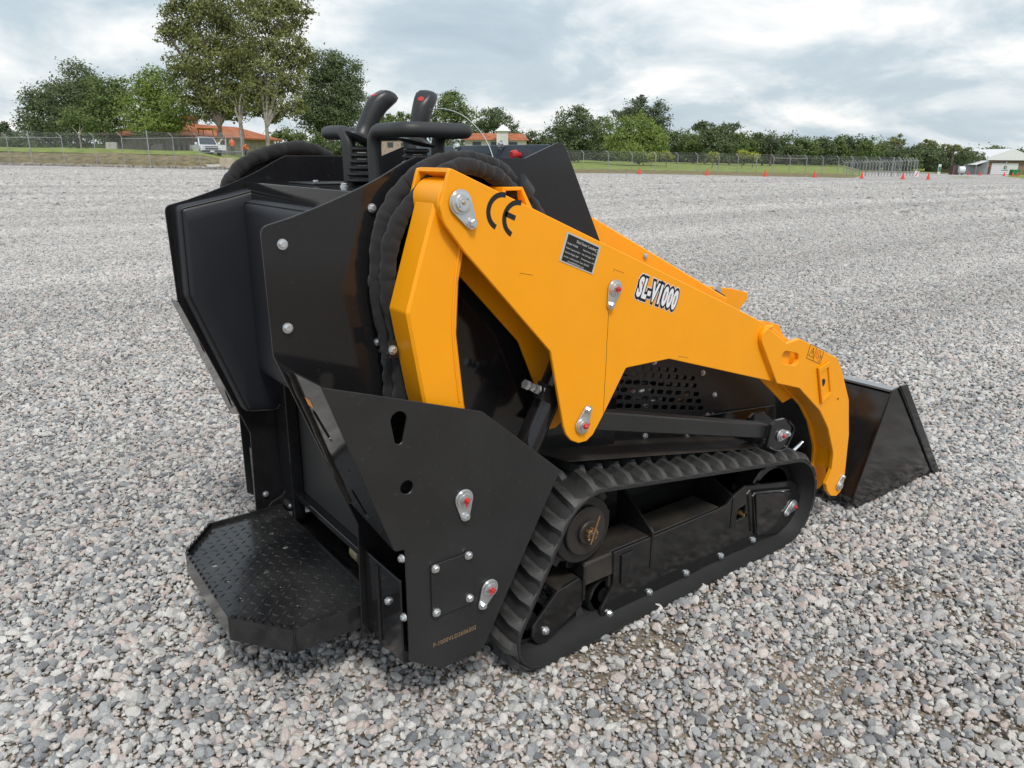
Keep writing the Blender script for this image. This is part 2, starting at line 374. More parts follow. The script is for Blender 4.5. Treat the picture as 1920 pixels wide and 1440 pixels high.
# ---- cushions
def cushion(name, poly, y0, y1, parent):
    """upholstered pad between planes y0 (face) and y1 (back), rounded rim"""
    n = len(poly); P = [Vector(q) for q in poly]; C = sum(P, Vector((0, 0))) / n
    rows = []
    for ins, d in ((0, 1.), (0, .35), (.006, .12), (.016, .02), (.03, 0.), (.10, -.06)):
        row = []
        for i in range(n):
            a, b = P[i - 1] - P[i], P[(i + 1) % n] - P[i]
            e1 = (P[i] - P[i - 1]).normalized(); e2 = (P[(i + 1) % n] - P[i]).normalized()
            nn = (Vector((-e1.y, e1.x)) + Vector((-e2.y, e2.x)))
            nn = nn.normalized() if nn.length > 1e-6 else Vector((0, 0))
            if (C - P[i]).dot(nn) < 0: nn = -nn
            q = P[i] + nn * ins if ins < .02 else P[i] + (C - P[i]) * (.14 if ins < .05 else .42)
            row.append((q.x, y0 + (y1 - y0) * d, q.y))
        rows.append(row)
    mb = MB(); vv = [q for r in rows for q in r]; ff = []
    for r in range(len(rows) - 1):
        for i in range(n): ff.append((r * n + i, r * n + (i + 1) % n, (r + 1) * n + (i + 1) % n, (r + 1) * n + i))
    ff.append(tuple((len(rows) - 1) * n + i for i in range(n))); ff.append(tuple(range(n - 1, -1, -1)))
    mb.add(vv, ff); o = mb.build(name, 'vinyl', parent, smooth=60)
    pp = [(q[0], q[1] - .001, q[2]) for q in rows[2]]
    MB().tube(pp + pp[:2], .0030, 6, cap=False).build('piping', 'piping', o)
    return o
YP = 2 * YC - Y_WING                          # inner face of left wing
pad_pts = fillet([tuple(sY(u, v, YP - .055)) + (r,) for u, v, r in ((334, 388, .02), (420, 368, 0), (503, 345, .012), (512, 480, 0), (537, 745, .03), (520, 771, .03), (462, 774, .025), (350, 556, .05))], 4)
def dense(poly, d=.03):
    out = []
    for i in range(len(poly)):
        a, b = Vector(poly[i]), Vector(poly[(i + 1) % len(poly)]); k = max(1, int((b - a).length / d))
        out += [tuple(a.lerp(b, j / k)) for j in range(k)]
    return out
pad_l = cushion('side_cushion', dense(pad_pts), YP - .062, YP - .006, loader)
pad_l['label'] = 'left padded black vinyl cushion'
mirror(pad_l)
# rear bolster: built as a side pad, then turned to face backwards
def rear_cushion(x0, x1, ya, yb, za, zb):
    poly = dense(fillet([(ya, za, .03), (yb, za, .03), (yb, zb, .03), (ya, zb, .03)], 5))
    o = cushion('rear_cushion', poly, 0., x1 - x0, loader)
    for ob in [o] + list(o.children):
        for vtx in ob.data.vertices:
            c = vtx.co + WL[ob]; vtx.co = Vector((x0 + c.y, c.x, c.z))
        co = [vtx.co.copy() for vtx in ob.data.vertices]
        c0 = sum(co, Vector()) / len(co)
        for vtx in ob.data.vertices: vtx.co -= c0
        ob.data.flip_normals(); WL[ob] = c0; ob.location = c0 - WL[ob.parent]
    return o
rear_cushion(.735, .798, 1.645, 2.295, .72, 1.245)

# ---- body between the wings
YI0, YI1 = Y_WING + .007, 2 * YC - Y_WING - .007
body = MB().box(.80, 1.33, YI0 + .03, YI1 - .03, .70, 1.268).build('body_shell', 'gloss_black', loader, bev=.004)
deck = MB().box(.775, 1.33, YI0, YI1, 1.284, 1.292).build('control_deck', 'gloss_black', loader, bev=.0015)
MB().box(.767, .775, YI0, YI1, 1.238, 1.2935).build('deck_lip', 'gloss_black', deck, bev=.0015)
MB().box(.86, 1.02, 2.05, 2.24, 1.2925, 1.2965).build('cover_plate', 'satin_black', deck, bev=.001)
for u, v in ((556, 335), (572, 335), (592, 341), (614, 334), (645, 347), (697, 333)):
    x, y = sZ(u, v, 1.297); bolt((x, y, 1.2925 if u not in (556, 572, 614) else 1.2965), (0, 0, 1), deck, .95)
# dash
dash = slab('dash_panel', [(1.60, 1.292), (2.325, 1.292), (2.325, 1.4045), (1.60, 1.4045)], (1.335, 0, 0), (0, 1, 0), (0, 0, 1), .004, 'dash_black_sky_tint', loader)
for u, v in ((855, 275), (939, 272)):
    y, z = sX(u, v, 1.33); bolt((1.334, y, z), (-1, 0, 0), dash, 1.1, 'switch')
for u, v in ((891, 296), (914, 296)):
    y, z = sX(u, v, 1.325); MB().tube([(1.333, y, z - .012), (1.315, y, z - .012), (1.314, y, z - .012), (1.322, y, z - .012)], [.024, .024, .021, .0205], 20).build('gauge', 'decal_black', dash)
y, z = sX(968, 291, 1.32); MB().tube([(1.333, y, z), (1.32, y, z), (1.318, y, z), (1.306, y, z), (1.302, y, z)], [.008, .008, .0145, .0135, .009], 20).build('emergency_stop', 'red_plastic', dash)
# cable arching over
MB().tube(spline([Vector((sY(u, v, y_)[0], y_, sY(u, v, y_)[1])) for u, v, y_ in ((790, 225, 1.86), (803, 209, 1.83), (830, 204, 1.79), (865, 215, 1.74), (895, 240, 1.69), (915, 270, 1.64), (926, 300, 1.605))], 8), .0013, 6).build('control_cable', 'zinc', loader)

# ---- handles (a bar loop each side of the joysticks)
def grip(u0, y0, y1):
    x0 = .967; zt = 1.4355; x1 = 1.165
    pts = bendpath([(x0, y0, 1.292), (x0, y0, zt), (x0, y1, zt), (x1, y1, zt), (x1, y0, zt), (x1, y0, 1.292)], .045, 7)
    return MB().tube(pts, .0190, 16).build('hand_grip', 'grip_rubber', loader, smooth=60)
grip(0, 1.885, 1.718); grip(0, 2.040, 2.208)

# ---- joysticks
def joystick(base, top, yaw, s=1.):
    """bellows, skirt, pistol grip with slanted thumb face and red button"""
    B, T = Vector(base), Vector(top); ax = (T - B).normalized(); L_ = (T - B).length
    bel = MB(); z0 = 1.292
    pts = []; rad = []
    hb = B.z - z0
    for i in range(6):
        a = z0 + hb * (.05 + .15 * i)
        pts += [(B.x, B.y, a), (B.x, B.y, a + hb * .045), (B.x, B.y, a + hb * .09), (B.x, B.y, a + hb * .115)]; r = .052 - .003 * i; rad += [r * .8, r, r, r * .8]
    bel.tube(pts, rad, 8, cap=True); bo = bel.build('bellows', 'handle_plastic', None, bev=0, smooth=25)
    ug = (Vector((math.cos(yaw), math.sin(yaw), 0)) - ax * ax.dot(Vector((math.cos(yaw), math.sin(yaw), 0)))).normalized(); sg = ax.cross(ug)
    st = [(0, .020, .020, 0), (.02, .036, .036, 0), (.055, .040, .040, 0), (.085, .028, .026, 0), (.14, .0215, .0195, 0), (.30, .0205, .0185, -.001), (.50, .0215, .0195, -.001), (.68, .0235, .0205, .002), (.80, .026, .0215, .006), (.90, .026, .0215, .011), (.965, .021, .018, .016), (1.0, .010, .009, .020)]
    n = 20; vv = []; ff = []
    for tt, ra, rb, off in st:
        c = B + ax * (L_ * tt) + ug * off * 1.5
        for k in range(n):
            a = 2 * math.pi * k / n
            q = c + ug * math.cos(a) * ra * 1.32 + sg * math.sin(a) * rb * 1.32
            # thumb face: plane cut looking backwards and up
            fn = (-ug * .80 + ax * .60).normalized(); d = (q - (B + ax * L_ * .83 - ug * .014)).dot(fn)
            if d > 0 and tt > .6: q = q - fn * d
            vv.append(q)
    for i in range(len(st) - 1):
        for k in range(n): ff.append((i * n + k, i * n + (k + 1) % n, (i + 1) * n + (k + 1) % n, (i + 1) * n + k))
    ff.append(tuple((len(st) - 1) * n + k for k in range(n))); ff.append(tuple(range(n - 1, -1, -1)))
    j = MB().add(vv, ff).build('joystick', 'handle_plastic', loader, smooth=50)
    bo.parent = j; bo.location = WL[bo] - WL[j]
    fn = (-ug * .80 + ax * .60).normalized(); c = B + ax * L_ * .79 - ug * .0155
    MB().tube([c - fn * .002, c + fn * .003, c + fn * .005], [.0085, .0085, .006], 14).build('thumb_button', 'red_plastic', j)
    # rim round the thumb face
    return j
def stick(yq, skirt, top, yaw):
    (a, b), (c, d) = sY(*skirt, yq), sY(*top, yq); joystick((a, yq, b), (c, yq - .01, d), yaw)
stick(2.03, (676, 268), (716, 164), R_(0)); stick(1.85, (780, 272), (794, 167), R_(35))

# ---- rear screen, lower frame, hoses seen between the legs
MB().box(.842, .846, 1.60, 2.30, .285, .74).build('rear_screen', 'screen', loader, smooth=0)
MB().box(.80, .84, 2.255, 2.352, .19, .90).build('rear_post', 'gloss_black', loader, bev=.003)
MB().box(.80, .84, 1.572, 1.62, .19, .90).build('rear_post', 'gloss_black', loader, bev=.003)
beam = MB().box(.815, .865, 1.572, 2.352, .262, .284).build('lower_crossbeam', 'gloss_black', loader, bev=.002)
beam2 = MB().box(.865, .875, 1.60, 2.32, .20, .262).build('lower_crossbeam', 'gloss_black', loader, bev=.001)
MB().box(.787, 1.9, 1.575, 2.35, .150, .160).build('belly_pan', 'frame_black', loader)
MB().box(1.0, 1.02, 1.58, 2.34, .18, .60).build('belly_bulkhead', 'frame_black', loader)
for yy, zz in ((2.02, .235), (1.80, .215)):
    bolt((.864, yy, zz), (-1, 0, 0), beam2, 1.1)
MB().tube(spline([(.90, 2.16, .25), (.89, 2.02, .235), (.885, 1.88, .20), (.90, 1.76, .19)], 6), .028, 14).build('return_hose', 'silver_foil', loader)
MB().cyl((.88, 1.93, .205), (.88, 1.88, .205), .035).build('drive_pulley', 'belt_tan', loader); MB().cyl((.88, 1.76, .18), (.88, 1.71, .18), .035).build('drive_pulley', 'belt_tan', loader)
MB().tube([(.868, 2.02, .292), (.866, 1.99, .285), (.866, 1.985, .284), (.862, 1.90, .262)], [.012, .012, .017, .015], 12).build('hydraulic_fitting', 'chrome', loader)

# ---- stand-on step
ZS = .222
step_out = [(.785, YC + .352), (.545, YC + .352, .012), (.432, YC + .203, .012), (.432, YC - .203, .012), (.545, YC - .352, .012), (.785, YC - .352)]
holes = []
for u, v in ((508, 1000), (535, 1026), (474, 1043), (561, 1055), (402, 1060), (499, 1072), (591, 1085), (427, 1090), (526, 1104), (623, 1118), (452, 1125), (558, 1139)):
    x, y = sZ(u, v, ZS); holes.append(circ(x, y, .0085, 14))
step = slab('step_plate', step_out, (0, 0, ZS - .004), (1, 0, 0), (0, 1, 0), .004, 'step_black', loader, holes=holes, bev=.0006)
so = fillet(step_out, 3)
mb = MB(); acc = 0.
for a, b in zip(so, so[1:]):
    A, Bv = Vector(a), Vector(b); n_ = (Bv - A).length; t_ = (Bv - A).normalized(); nn = Vector((-t_.y, t_.x))
    if (A - Vector((.65, YC))).dot(nn) < 0: nn = -nn
    zt = ZS + .012
    mb.hexa([(A.x, A.y, ZS - .055), (A.x + nn.x * .004, A.y + nn.y * .004, ZS - .055), (A.x + nn.x * .004, A.y + nn.y * .004, zt), (A.x, A.y, zt)],
            [(Bv.x, Bv.y, ZS - .055), (Bv.x + nn.x * .004, Bv.y + nn.y * .004, ZS - .055), (Bv.x + nn.x * .004, Bv.y + nn.y * .004, zt), (Bv.x, Bv.y, zt)])
mb.build('step_rim', 'step_black', step, smooth=40)
# grip teeth on the rear rim
rear = [Vector((.545, YC + .352)), Vector((.432, YC + .203)), Vector((.432, YC - .203)), Vector((.545, YC - .352))]
tooth = bpy.data.meshes.new('rim_tooth'); tb = MB().box(-.0035, .0035, -.007, .007, 0, .007); tooth.from_pydata(tb.v, [], tb.f); tooth.materials.append(MAT['gloss_black'])
for a, b in zip(rear, rear[1:]):
    k = int((b - a).length / .026); d = math.atan2((b - a).y, (b - a).x)
    for i in range(k):
        if (a - b).length > .3 and i > k * .72: continue
        q = a.lerp(b, (i + .5) / k); share('rim_tooth', tooth, step, Matrix.Translation((q.x, q.y, ZS + .0115)) @ Matrix.Rotation(d - math.pi / 2, 4, 'Z'))
# raised lens pattern
mb = MB()
ix = 0
for i in range(16):
    for j in range(30):
        x = .452 + i * .0285; y = YC - .335 + j * .0290
        if (i + j) % 2: pass
        ydist = abs(y - YC)
        if x > .77 or ydist > .34 or x < .44 + max(0, (ydist - .2)) * .75 + .012: continue
        if any((x - sum(q[0] for q in h) / 14) ** 2 + (y - sum(q[1] for q in h) / 14) ** 2 < .019 ** 2 for h in holes): continue
        ang = R_(35) if (i + j) % 2 else R_(-55)
        ca_, sa_ = math.cos(ang), math.sin(ang); ring = []; n = 8
        for k in range(n):
            a = 2 * math.pi * k / n; px_, py_ = .0120 * math.cos(a), .0038 * math.sin(a); ring.append((x + px_ * ca_ - py_ * sa_, y + px_ * sa_ + py_ * ca_, ZS + .0002))
        tops = [(x + .006 * s_ * ca_, y + .006 * s_ * sa_, ZS + .0024) for s_ in (-1, 1)]
        b0 = len(mb.v); mb.v += ring + tops
        for k in range(n):
            k2 = (k + 1) % n; ta = b0 + 8 + (1 if math.cos(2 * math.pi * k / n) > .01 or k in (0,) else 0); tb_ = b0 + 8 + (1 if math.cos(2 * math.pi * k2 / n) > .01 else 0)
            mb.f.append((b0 + k, b0 + k2, tb_, ta) if ta != tb_ else (b0 + k, b0 + k2, ta))
pt = mb.build('tread_pattern', 'step_black', step, smooth=60); pt['kind'] = 'stuff'
# hinge lug with its pin, left end
lug = plate('hinge_bracket', [(.735, .225), (.80, .20), (.835, .26), (.86, .335), (.845, .345), (.79, .26), (.75, .245)], 2.325, .008, 'gloss_black', step)
x, z = sY(541, 944, 2.31); MB().cyl((x, 2.33, z), (x, 2.290, z), .0135).build('hinge_pin', 'hub_steel', step); bolt((x, 2.290, z), (0, -1, 0), step, .8)
MB().tube([(x + .01, 2.30, z + .02), (x + .045, 2.285, z + .012)], .005, 8).build('hinge_clip', 'zinc', step)

# ---- lower side guard, its bent rear flange and the outrigger panel
gp = [(603, 727), (700, 741), (905, 772, .03), (1052, 882), (1040, 905), (906, 1217), (829, 1254), (768, 1240), (760, 1031), (741, 1035, .01)]
def keyhole(u, v, u2, v2, r1, r2, y):
    (x, z), (x2, z2) = sY(u, v, y), sY(u2, v2, y); pts = []
    for k in range(13): a = math.pi * k / 12 - .15 + .15; pts.append((x + r1 * math.cos(a), z + r1 * math.sin(a)))
    for k in range(9): a = math.pi + math.pi * k / 8; pts.append((x2 + r2 * math.cos(a), z2 + r2 * math.sin(a)))
    return pts
gx, gz = sY(763, 914, Y_GUARD)
guard = None
def guard_plate():
    outer = fillet([tuple(sY(q[0], q[1], Y_GUARD)) + tuple(q[2:]) for q in gp])
    return plate('side_guard', outer, Y_GUARD, .006, 'satin_black', loader, holes=[keyhole(748, 788, 748, 825, .020, .0105, Y_GUARD), circ(gx, gz, .0165, 20)], bev=.0012)
guard = guard_plate()
g0 = Vector((*sY(603, 727, Y_GUARD),)); g1 = Vector((*sY(741, 1035, Y_GUARD),))
O = Vector((g0.x, Y_GUARD, g0.y)); U = Vector((g1.x - g0.x, 0, g1.y - g0.y)); UL = U.length; Un = U.normalized()
def on_flange(u, v):
    r = Vector(ray(u, v).tolist()); n = Un.cross(Vector((0, 1, 0))); t = (O - Vector((0, 0, EYE))).dot(n) / r.dot(n); q = Vector((0, 0, EYE)) + r * t - O
    return (q.dot(Un), q.y)
def slot(a, b, r):
    A, Bv = Vector(a), Vector(b); d = (Bv - A).normalized(); nn = Vector((-d.y, d.x)); out = []
    for k in range(7): t = math.pi * k / 6; out.append(tuple(Bv + (nn * math.cos(t) + d * math.sin(t)) * r))
    for k in range(7): t = math.pi * k / 6; out.append(tuple(A - (nn * math.cos(t) + d * math.sin(t)) * r))
    return out
W_FL = Y_WING - Y_GUARD
ang0 = on_flange(530, 689)
fl = slab('rear_flange', [(0.0, .0055), (UL, .0055), (UL - .06, W_FL - .004), (ang0[0], W_FL - .004)], O + Un * 0, Un, (0, 1, 0), .006, 'gloss_black', guard,
          holes=[slot(on_flange(592, 778), on_flange(617, 820), .012), slot(on_flange(664, 926), on_flange(685, 962), .012), circ(*on_flange(655, 884), .005, 10)])
da, db = on_flange(578, 748), on_flange(596, 770)
sl_ = slab('warning_label', [(da[0], da[1] - .012), (db[0], da[1] - .012), (db[0], da[1] + .018), (da[0], da[1] + .018)], O - Un.cross(Vector((0, 1, 0))) * .0009, Un, (0, 1, 0), .0006, 'decal_orange', guard, bev=.0001)
MB().tube([O + Un * (ang0[0] + (UL - .06 - ang0[0]) * k / 24) + Vector((random.uniform(-.001, .001), W_FL - .006, random.uniform(-.001, .001))) for k in range(25)], [.007 + random.uniform(-.001, .001) for _ in range(25)], 7).build('weld_bead', 'frame_black', guard)
# lower back panel between wing and guard
xl = sY(768, 1240, Y_GUARD)[0] - .004
lp = MB().box(.724, .730, Y_GUARD + .009, Y_WING - .003, .195, .42).build('lower_back_panel', 'gloss_black', loader, bev=.001)
for u, v in ((754, 1047), (728, 1127), (758, 1157)):
    y, z = sX(u, v, .723); bolt((.723, y, z), (-1, 0, 0), lp, .85)
MB().tube([(.722, Y_WING - .075 + random.uniform(-.001, .001), .20 + .0085 * k) for k in range(26)], [.005 + random.uniform(-.001, .0012) for _ in range(26)], 7).build('weld_bead', 'frame_black', lp)
MB().hexa([(.738, 1.40, .215), (.738, 1.555, .215), (.738, 1.555, .16), (.738, 1.40, .175)], [(.95, 1.40, .215), (.95, 1.555, .215), (.90, 1.555, .13), (.90, 1.40, .13)]).build('lower_bracket', 'frame_black', loader)
# access cover
cover = plate('access_cover', [(806, 1060, .006), (884, 1032, .006), (886, 1128, .006), (809, 1159, .006)], Y_GUARD - .0055, .005, 'satin_black', guard, px=Y_GUARD, bev=.001)
for u, v in ((816, 1066), (878, 1041), (880, 1121), (818, 1148)): boltY(u, v, Y_GUARD - .006, guard, .95)
pin(869, 935, 871, 966, Y_GUARD - .001, guard); pin(917, 1102, 903, 1134, Y_GUARD - .001, guard)
tx = sY(812, 1214, Y_GUARD); text_mesh('serial_number', 'F-1000VLD2606502', .0165, guard, 'etch_tan', tx[0], tx[1], Y_GUARD - .0005, ang=0, sx=.92, space=1.05)
gl = mirror(guard, skip=('serial_number',)); MB().box(.724, .730, YP + .002, YP + .062, .195, .42).build('lower_back_panel', 'gloss_black', loader, bev=.001)

# ---- swing tower (rear lift link)
YT0, YT1 = 1.397, 1.482
tower_pts = [(817, 372, .02), (789, 483), (763, 588, .02), (793, 745), (840, 935, .03), (905, 945, .03), (872, 755), (858, 628, .05), (862, 529), (872, 473), (893, 380, .05), (868, 352, .03), (840, 348, .02)]
tower = plate('lift_tower', tower_pts, YT0, YT1 - YT0, 'yellow', loader, px=YT0, bev=.006)
sw = [Vector((*sY(u, v, YT0),)) for u, v in ((862, 462), (853, 530), (849, 626), (861, 752))]
MB().tube([(q.x, YT0 - .0005, q.y) for q in spline([Vector((a.x, a.y)) for a in sw], 10)], .0032, 6).build('weld_bead', 'yellow', tower)
x, z = sY(862, 380, YT0); MB().cyl((x - .012, YT0 - .013, z), (x - .012, YT1 + .013, z), .052, 32).build('pivot_boss', 'yellow', tower, bev=.002)
mirror(tower)

# ---- lift arm: outer and inner plate, top flange, gooseneck
AP = [(843, 314, .008), (1126, 453), (1376, 576), (1452, 616), (1484, 645), (1474, 722), (1455, 717), (1255, 673, .01), (1174, 690, .01), (1131, 779), (1112, 815), (1100, 827), (1085, 831), (1071, 826), (1062, 815), (1057, 800), (1033, 660, .02), (871, 472), (832, 418, .06), (825, 388, .02), (838, 332, .02)]
arm_pts = [tuple(sY(q[0], q[1], Y_ARM)) + tuple(q[2:]) for q in AP]
arm = plate('lift_arm', arm_pts, Y_ARM, .010, 'yellow', loader, bev=.0018)
Y_ARM2 = 1.503
inner_pts = [(q[0] + (.045 if q[1] < .80 and q[0] < 1.24 else 0),) + tuple(q[1:]) for q in arm_pts]
plate('inner_arm_plate', inner_pts, Y_ARM2, .010, 'yellow', arm, bev=.0015)
a0 = Vector((*sY(845, 316, Y_ARM),)); a1 = Vector((*sY(1436, 609, Y_ARM),)); d = (a1 - a0); nn = Vector((-d.y, d.x)).normalized() * -.010
for nm, s0, s1, off in (('top_flange', .0, 1.0, 0.0),):
    p0, p1 = a0 + d * s0 - nn * .15, a0 + d * s1 - nn * .15
    MB().hexa([(p0.x, Y_ARM + .0095, p0.y), (p0.x, Y_ARM2 + .0005, p0.y), (p0.x + nn.x, Y_ARM2 + .0005, p0.y + nn.y), (p0.x + nn.x, Y_ARM + .0095, p0.y + nn.y)],
              [(p1.x, Y_ARM + .0095, p1.y), (p1.x, Y_ARM2 + .0005, p1.y), (p1.x + nn.x, Y_ARM2 + .0005, p1.y + nn.y), (p1.x + nn.x, Y_ARM + .0095, p1.y + nn.y)]).build(nm, 'yellow', arm, bev=.001)
pin(862, 380, 880, 414, Y_ARM - .001, arm, cap=False, s=1.12); pin(1152, 541, 1144, 571, Y_ARM - .001, arm, s=.95); pin(1091, 797, 1101, 767, Y_ARM - .001, arm, s=.95)
# weld seam crossing the plate
x0, z0 = sY(1141, 585, Y_ARM); x1, z1 = sY(1131, 778, Y_ARM)
MB().tube([(x0 + (x1 - x0) * k / 14 + random.uniform(-.0008, .0008), Y_ARM + .0002, z0 + (z1 - z0) * k / 14) for k in range(15)], .0008, 5).build('plate_seam', 'decal_black', arm, smooth=0)
for q in (((975, 512), (999, 516)), ((1151, 505), (1170, 512)), ((1273, 668), (1290, 671))):     # laser-cut locating marks
    (x0, z0), (x1, z1) = sY(*q[0], Y_ARM), sY(*q[1], Y_ARM)
    MB().tube([(x0, Y_ARM, z0 - .006), (x0, Y_ARM, z0), (x1, Y_ARM, z1)], .0005, 4).build('cut_mark', 'decal_black', arm, smooth=0)
# gooseneck
GP = [(1441, 615, .02), (1476, 644), (1500, 635, .01), (1570, 671, .02), (1578, 690, .02), (1592, 749), (1592, 815), (1583, 902), (1576, 922), (1568, 930), (1558, 930), (1551, 920), (1549, 908), (1560, 880), (1563, 850, .1), (1553, 803, .08), (1538, 771, .06), (1499, 728, .02), (1457, 719, .01), (1428, 640, .03), (1431, 624, .02)]
Y_G = Y_ARM - .016
gpts = [tuple(sY(q[0], q[1], Y_G)) + tuple(q[2:]) for q in GP]
x, z = sY(1483, 673, Y_G); x2, z2 = sY(1472, 670, Y_G)
hole = slot((x2, z2), sY(1491, 674, Y_G), .021)
goose = plate('gooseneck', gpts, Y_G, .0158, 'yellow', arm, holes=[hole], bev=.002)
Y_G2 = 1.437
gin = [tuple(sY(q[0], q[1], Y_G)) + tuple(q[2:]) for q in GP]
plate('gooseneck', gin, Y_G2, .012, 'yellow', arm, bev=.002)
plate('inner_gusset', [(1425, 602, .01), (1440, 603), (1466, 610), (1474, 628), (1500, 660), (1500, 748), (1488, 749), (1474, 757), (1432, 713)], Y_G2 + .0125, .008, 'yellow', arm, px=Y_G2, bev=.001)
# web closing the gooseneck's back edge
web = [Vector(q[:2]) for q in (sY(1470, 715, Y_G), sY(1502, 735, Y_G), sY(1538, 776, Y_G), sY(1553, 808, Y_G), sY(1562, 850, Y_G), sY(1558, 885, Y_G))]
mb = MB()
for a, b in zip(web, web[1:]):
    t_ = (b - a).normalized(); o_ = Vector((t_.y, -t_.x)) * -.008; sh = Vector((.012, .004)); a2, b2 = a + sh, b + sh
    mb.hexa([(a2.x, Y_ARM, a2.y), (a2.x, Y_G2, a2.y), (a2.x + o_.x, Y_G2, a2.y + o_.y), (a2.x + o_.x, Y_ARM, a2.y + o_.y)], [(b2.x, Y_ARM, b2.y), (b2.x, Y_G2, b2.y), (b2.x + o_.x, Y_G2, b2.y + o_.y), (b2.x + o_.x, Y_ARM, b2.y + o_.y)])
mb.build('gooseneck_web', 'yellow', arm, smooth=50)
# lock box on the gooseneck
lbx = [(1531, 690), (1551, 677), (1556, 738), (1537, 756)]
lb = plate('lock_plate', lbx, Y_G - .010, .010, 'yellow', arm, px=Y_G, holes=[[tuple(q) for q in [(1535, 697), (1549, 687), (1553, 734), (1540, 748)]]], bev=.001)
x, z = sY(1541, 717, Y_G); 
plate('lock_plate_face', lbx, Y_G - .004, .0035, 'yellow', arm, px=Y_G, holes=[], bev=.0005)
MB().cyl((x, Y_G - .002, z), (x, Y_G - .0045, z), .0145, 20).build('lock_hole', 'decal_black', arm)
x, z = sY(1571, 748, Y_G); MB().cyl((x, Y_G + .002, z), (x, Y_G - .0005, z), .005, 12).build('drilled_hole', 'decal_black', arm)
pin(1573, 910, 1580, 892, Y_G - .001, arm, cap=False, s=.8)
# bosses at the end of the weld
x, z = sY(1437, 612, Y_ARM)
MB().tube([(*((sY(u, v, Y_ARM)[0]), ), Y_ARM - .001, sY(u, v, Y_ARM)[1]) for u, v in ((1446, 612), (1434, 615), (1427, 626), (1425, 642), (1434, 670), (1443, 695), (1452, 716))], .0075, 8).build('weld_bead', 'yellow', arm)
# hose bracket: open box section on the inner side of the arm
xq, zq = sY(944, 372, Y_ARM2)
bt = [(-.045, -.05), (-.03, .028), (.028, .028), (.075, -.05)]
bi = [(-.030, -.05), (-.022, .020), (.024, .020), (.056, -.05)]
mb = MB()
for k in range(3):
    q = lambda P_, y: (xq + P_[0], y, zq + P_[1])
    ya, yb = Y_ARM2 - .04, Y_ARM2 + .05
    mb.hexa([q(bt[k], ya), q(bt[k + 1], ya), q(bi[k + 1], ya), q(bi[k], ya)], [q(bt[k], yb), q(bt[k + 1], yb), q(bi[k + 1], yb), q(bi[k], yb)])
mb.build('hose_bracket', 'yellow', arm, bev=.001)

ARM_EXTRA = ('serial_number', 'plate_seam', 'cut_mark', 'lock_hole', 'pin_retainer', 'collar', 'bolt', 'grease_cap', 'grease_nipple', 'lock_plate', 'lock_plate_face', 'drilled_hole')
arm_l = mirror(arm, skip=ARM_EXTRA)

# ---- markings on the right arm
def arm_frame(u, v, u2, v2, y):
    a, b = Vector(sY(u, v, y)), Vector(sY(u2, v2, y)); return a, math.atan2(b.y - a.y, b.x - a.x), (b - a).length
YD = Y_ARM - .0005
slope_a, slope, _ = arm_frame(843, 314, 1126, 453, Y_ARM)
def arc_mark(name, u, v, R, w, ang, a0_, a1_, bar=False):
    cx_, cz_ = sY(u, v, Y_ARM); mb = MB(); n = 18
    def pt(r, a): x_, z_ = r * math.cos(a), r * math.sin(a); return (cx_ + x_ * math.cos(ang) - z_ * math.sin(ang), YD, cz_ + x_ * math.sin(ang) + z_ * math.cos(ang))
    for k in range(n):
        t0, t1 = a0_ + (a1_ - a0_) * k / n, a0_ + (a1_ - a0_) * (k + 1) / n
        q = [pt(R - w, t0), pt(R, t0), pt(R, t1), pt(R - w, t1)]
        mb.hexa(q, [(c[0], c[1] + .0006, c[2]) for c in q])
    if bar:
        def p2(x_, z_): return (cx_ + x_ * math.cos(ang) - z_ * math.sin(ang), YD, cz_ + x_ * math.sin(ang) + z_ * math.cos(ang))
        q = [p2(-R + w * .5, -w / 2), p2(-.15 * R, -w / 2), p2(-.15 * R, w / 2), p2(-R + w * .5, w / 2)]; mb.hexa(q, [(c[0], c[1] + .0006, c[2]) for c in q])
    return mb.build(name, 'decal_black', arm, smooth=0)
arc_mark('conformity_mark', 941, 397, .043, .0115, slope, R_(95), R_(265))
arc_mark('conformity_mark', 970, 411, .043, .0115, slope, R_(95), R_(265), True)
# data plate
pa = [sY(u, v, Y_ARM) for u, v in ((1063, 434), (1126, 463), (1111, 515), (1048, 489))]
plate('data_plate', pa, YD - .0008, .0012, 'plate_silver', arm, bev=.0002)
cpl = Vector((sum(q[0] for q in pa) / 4, sum(q[1] for q in pa) / 4))
dpl = arm.children[-1]
plate('data_plate_field', [tuple(cpl + (Vector(q) - cpl) * .90) for q in pa], YD - .0013, .0006, 'decal_black', arm, bev=.0001)
pU = (Vector(pa[1]) - Vector(pa[0])); pV = (Vector(pa[3]) - Vector(pa[0])); pang = math.atan2(pU.y, pU.x); pw = pU.length; ph = pV.length
def on_plate(s_, t_): q = Vector(pa[0]) + pU * s_ + pV * t_; return q
for s_, t_, txt, sz in ((.30, .22, 'Skid Steer Loader', .0105), (.07, .37, 'Model: V1000L', .0068), (.53, .37, 'Engine Power: 18.1kW', .0056), (.07, .52, 'Bucket Capacity: 0.23m³', .0056), (.53, .52, 'Max. Lift Height: 112"', .0056), (.07, .67, 'Machine Weight: 850"', .0058), (.53, .67, 'Working Pressure: 18Mpa', .0054), (.07, .81, 'Serial No.: F-1000VLD2606502', .0046), (.53, .81, 'Date: 2025-06', .0062), (.20, .93, 'admin@skidloader.com', .0066), (.86, .25, 'CE', .012)):
    q = on_plate(s_, t_); text_mesh('data_plate_text', txt, sz, arm, 'plate_silver', q.x, q.y, YD - .0020, ang=pang, sx=.92)
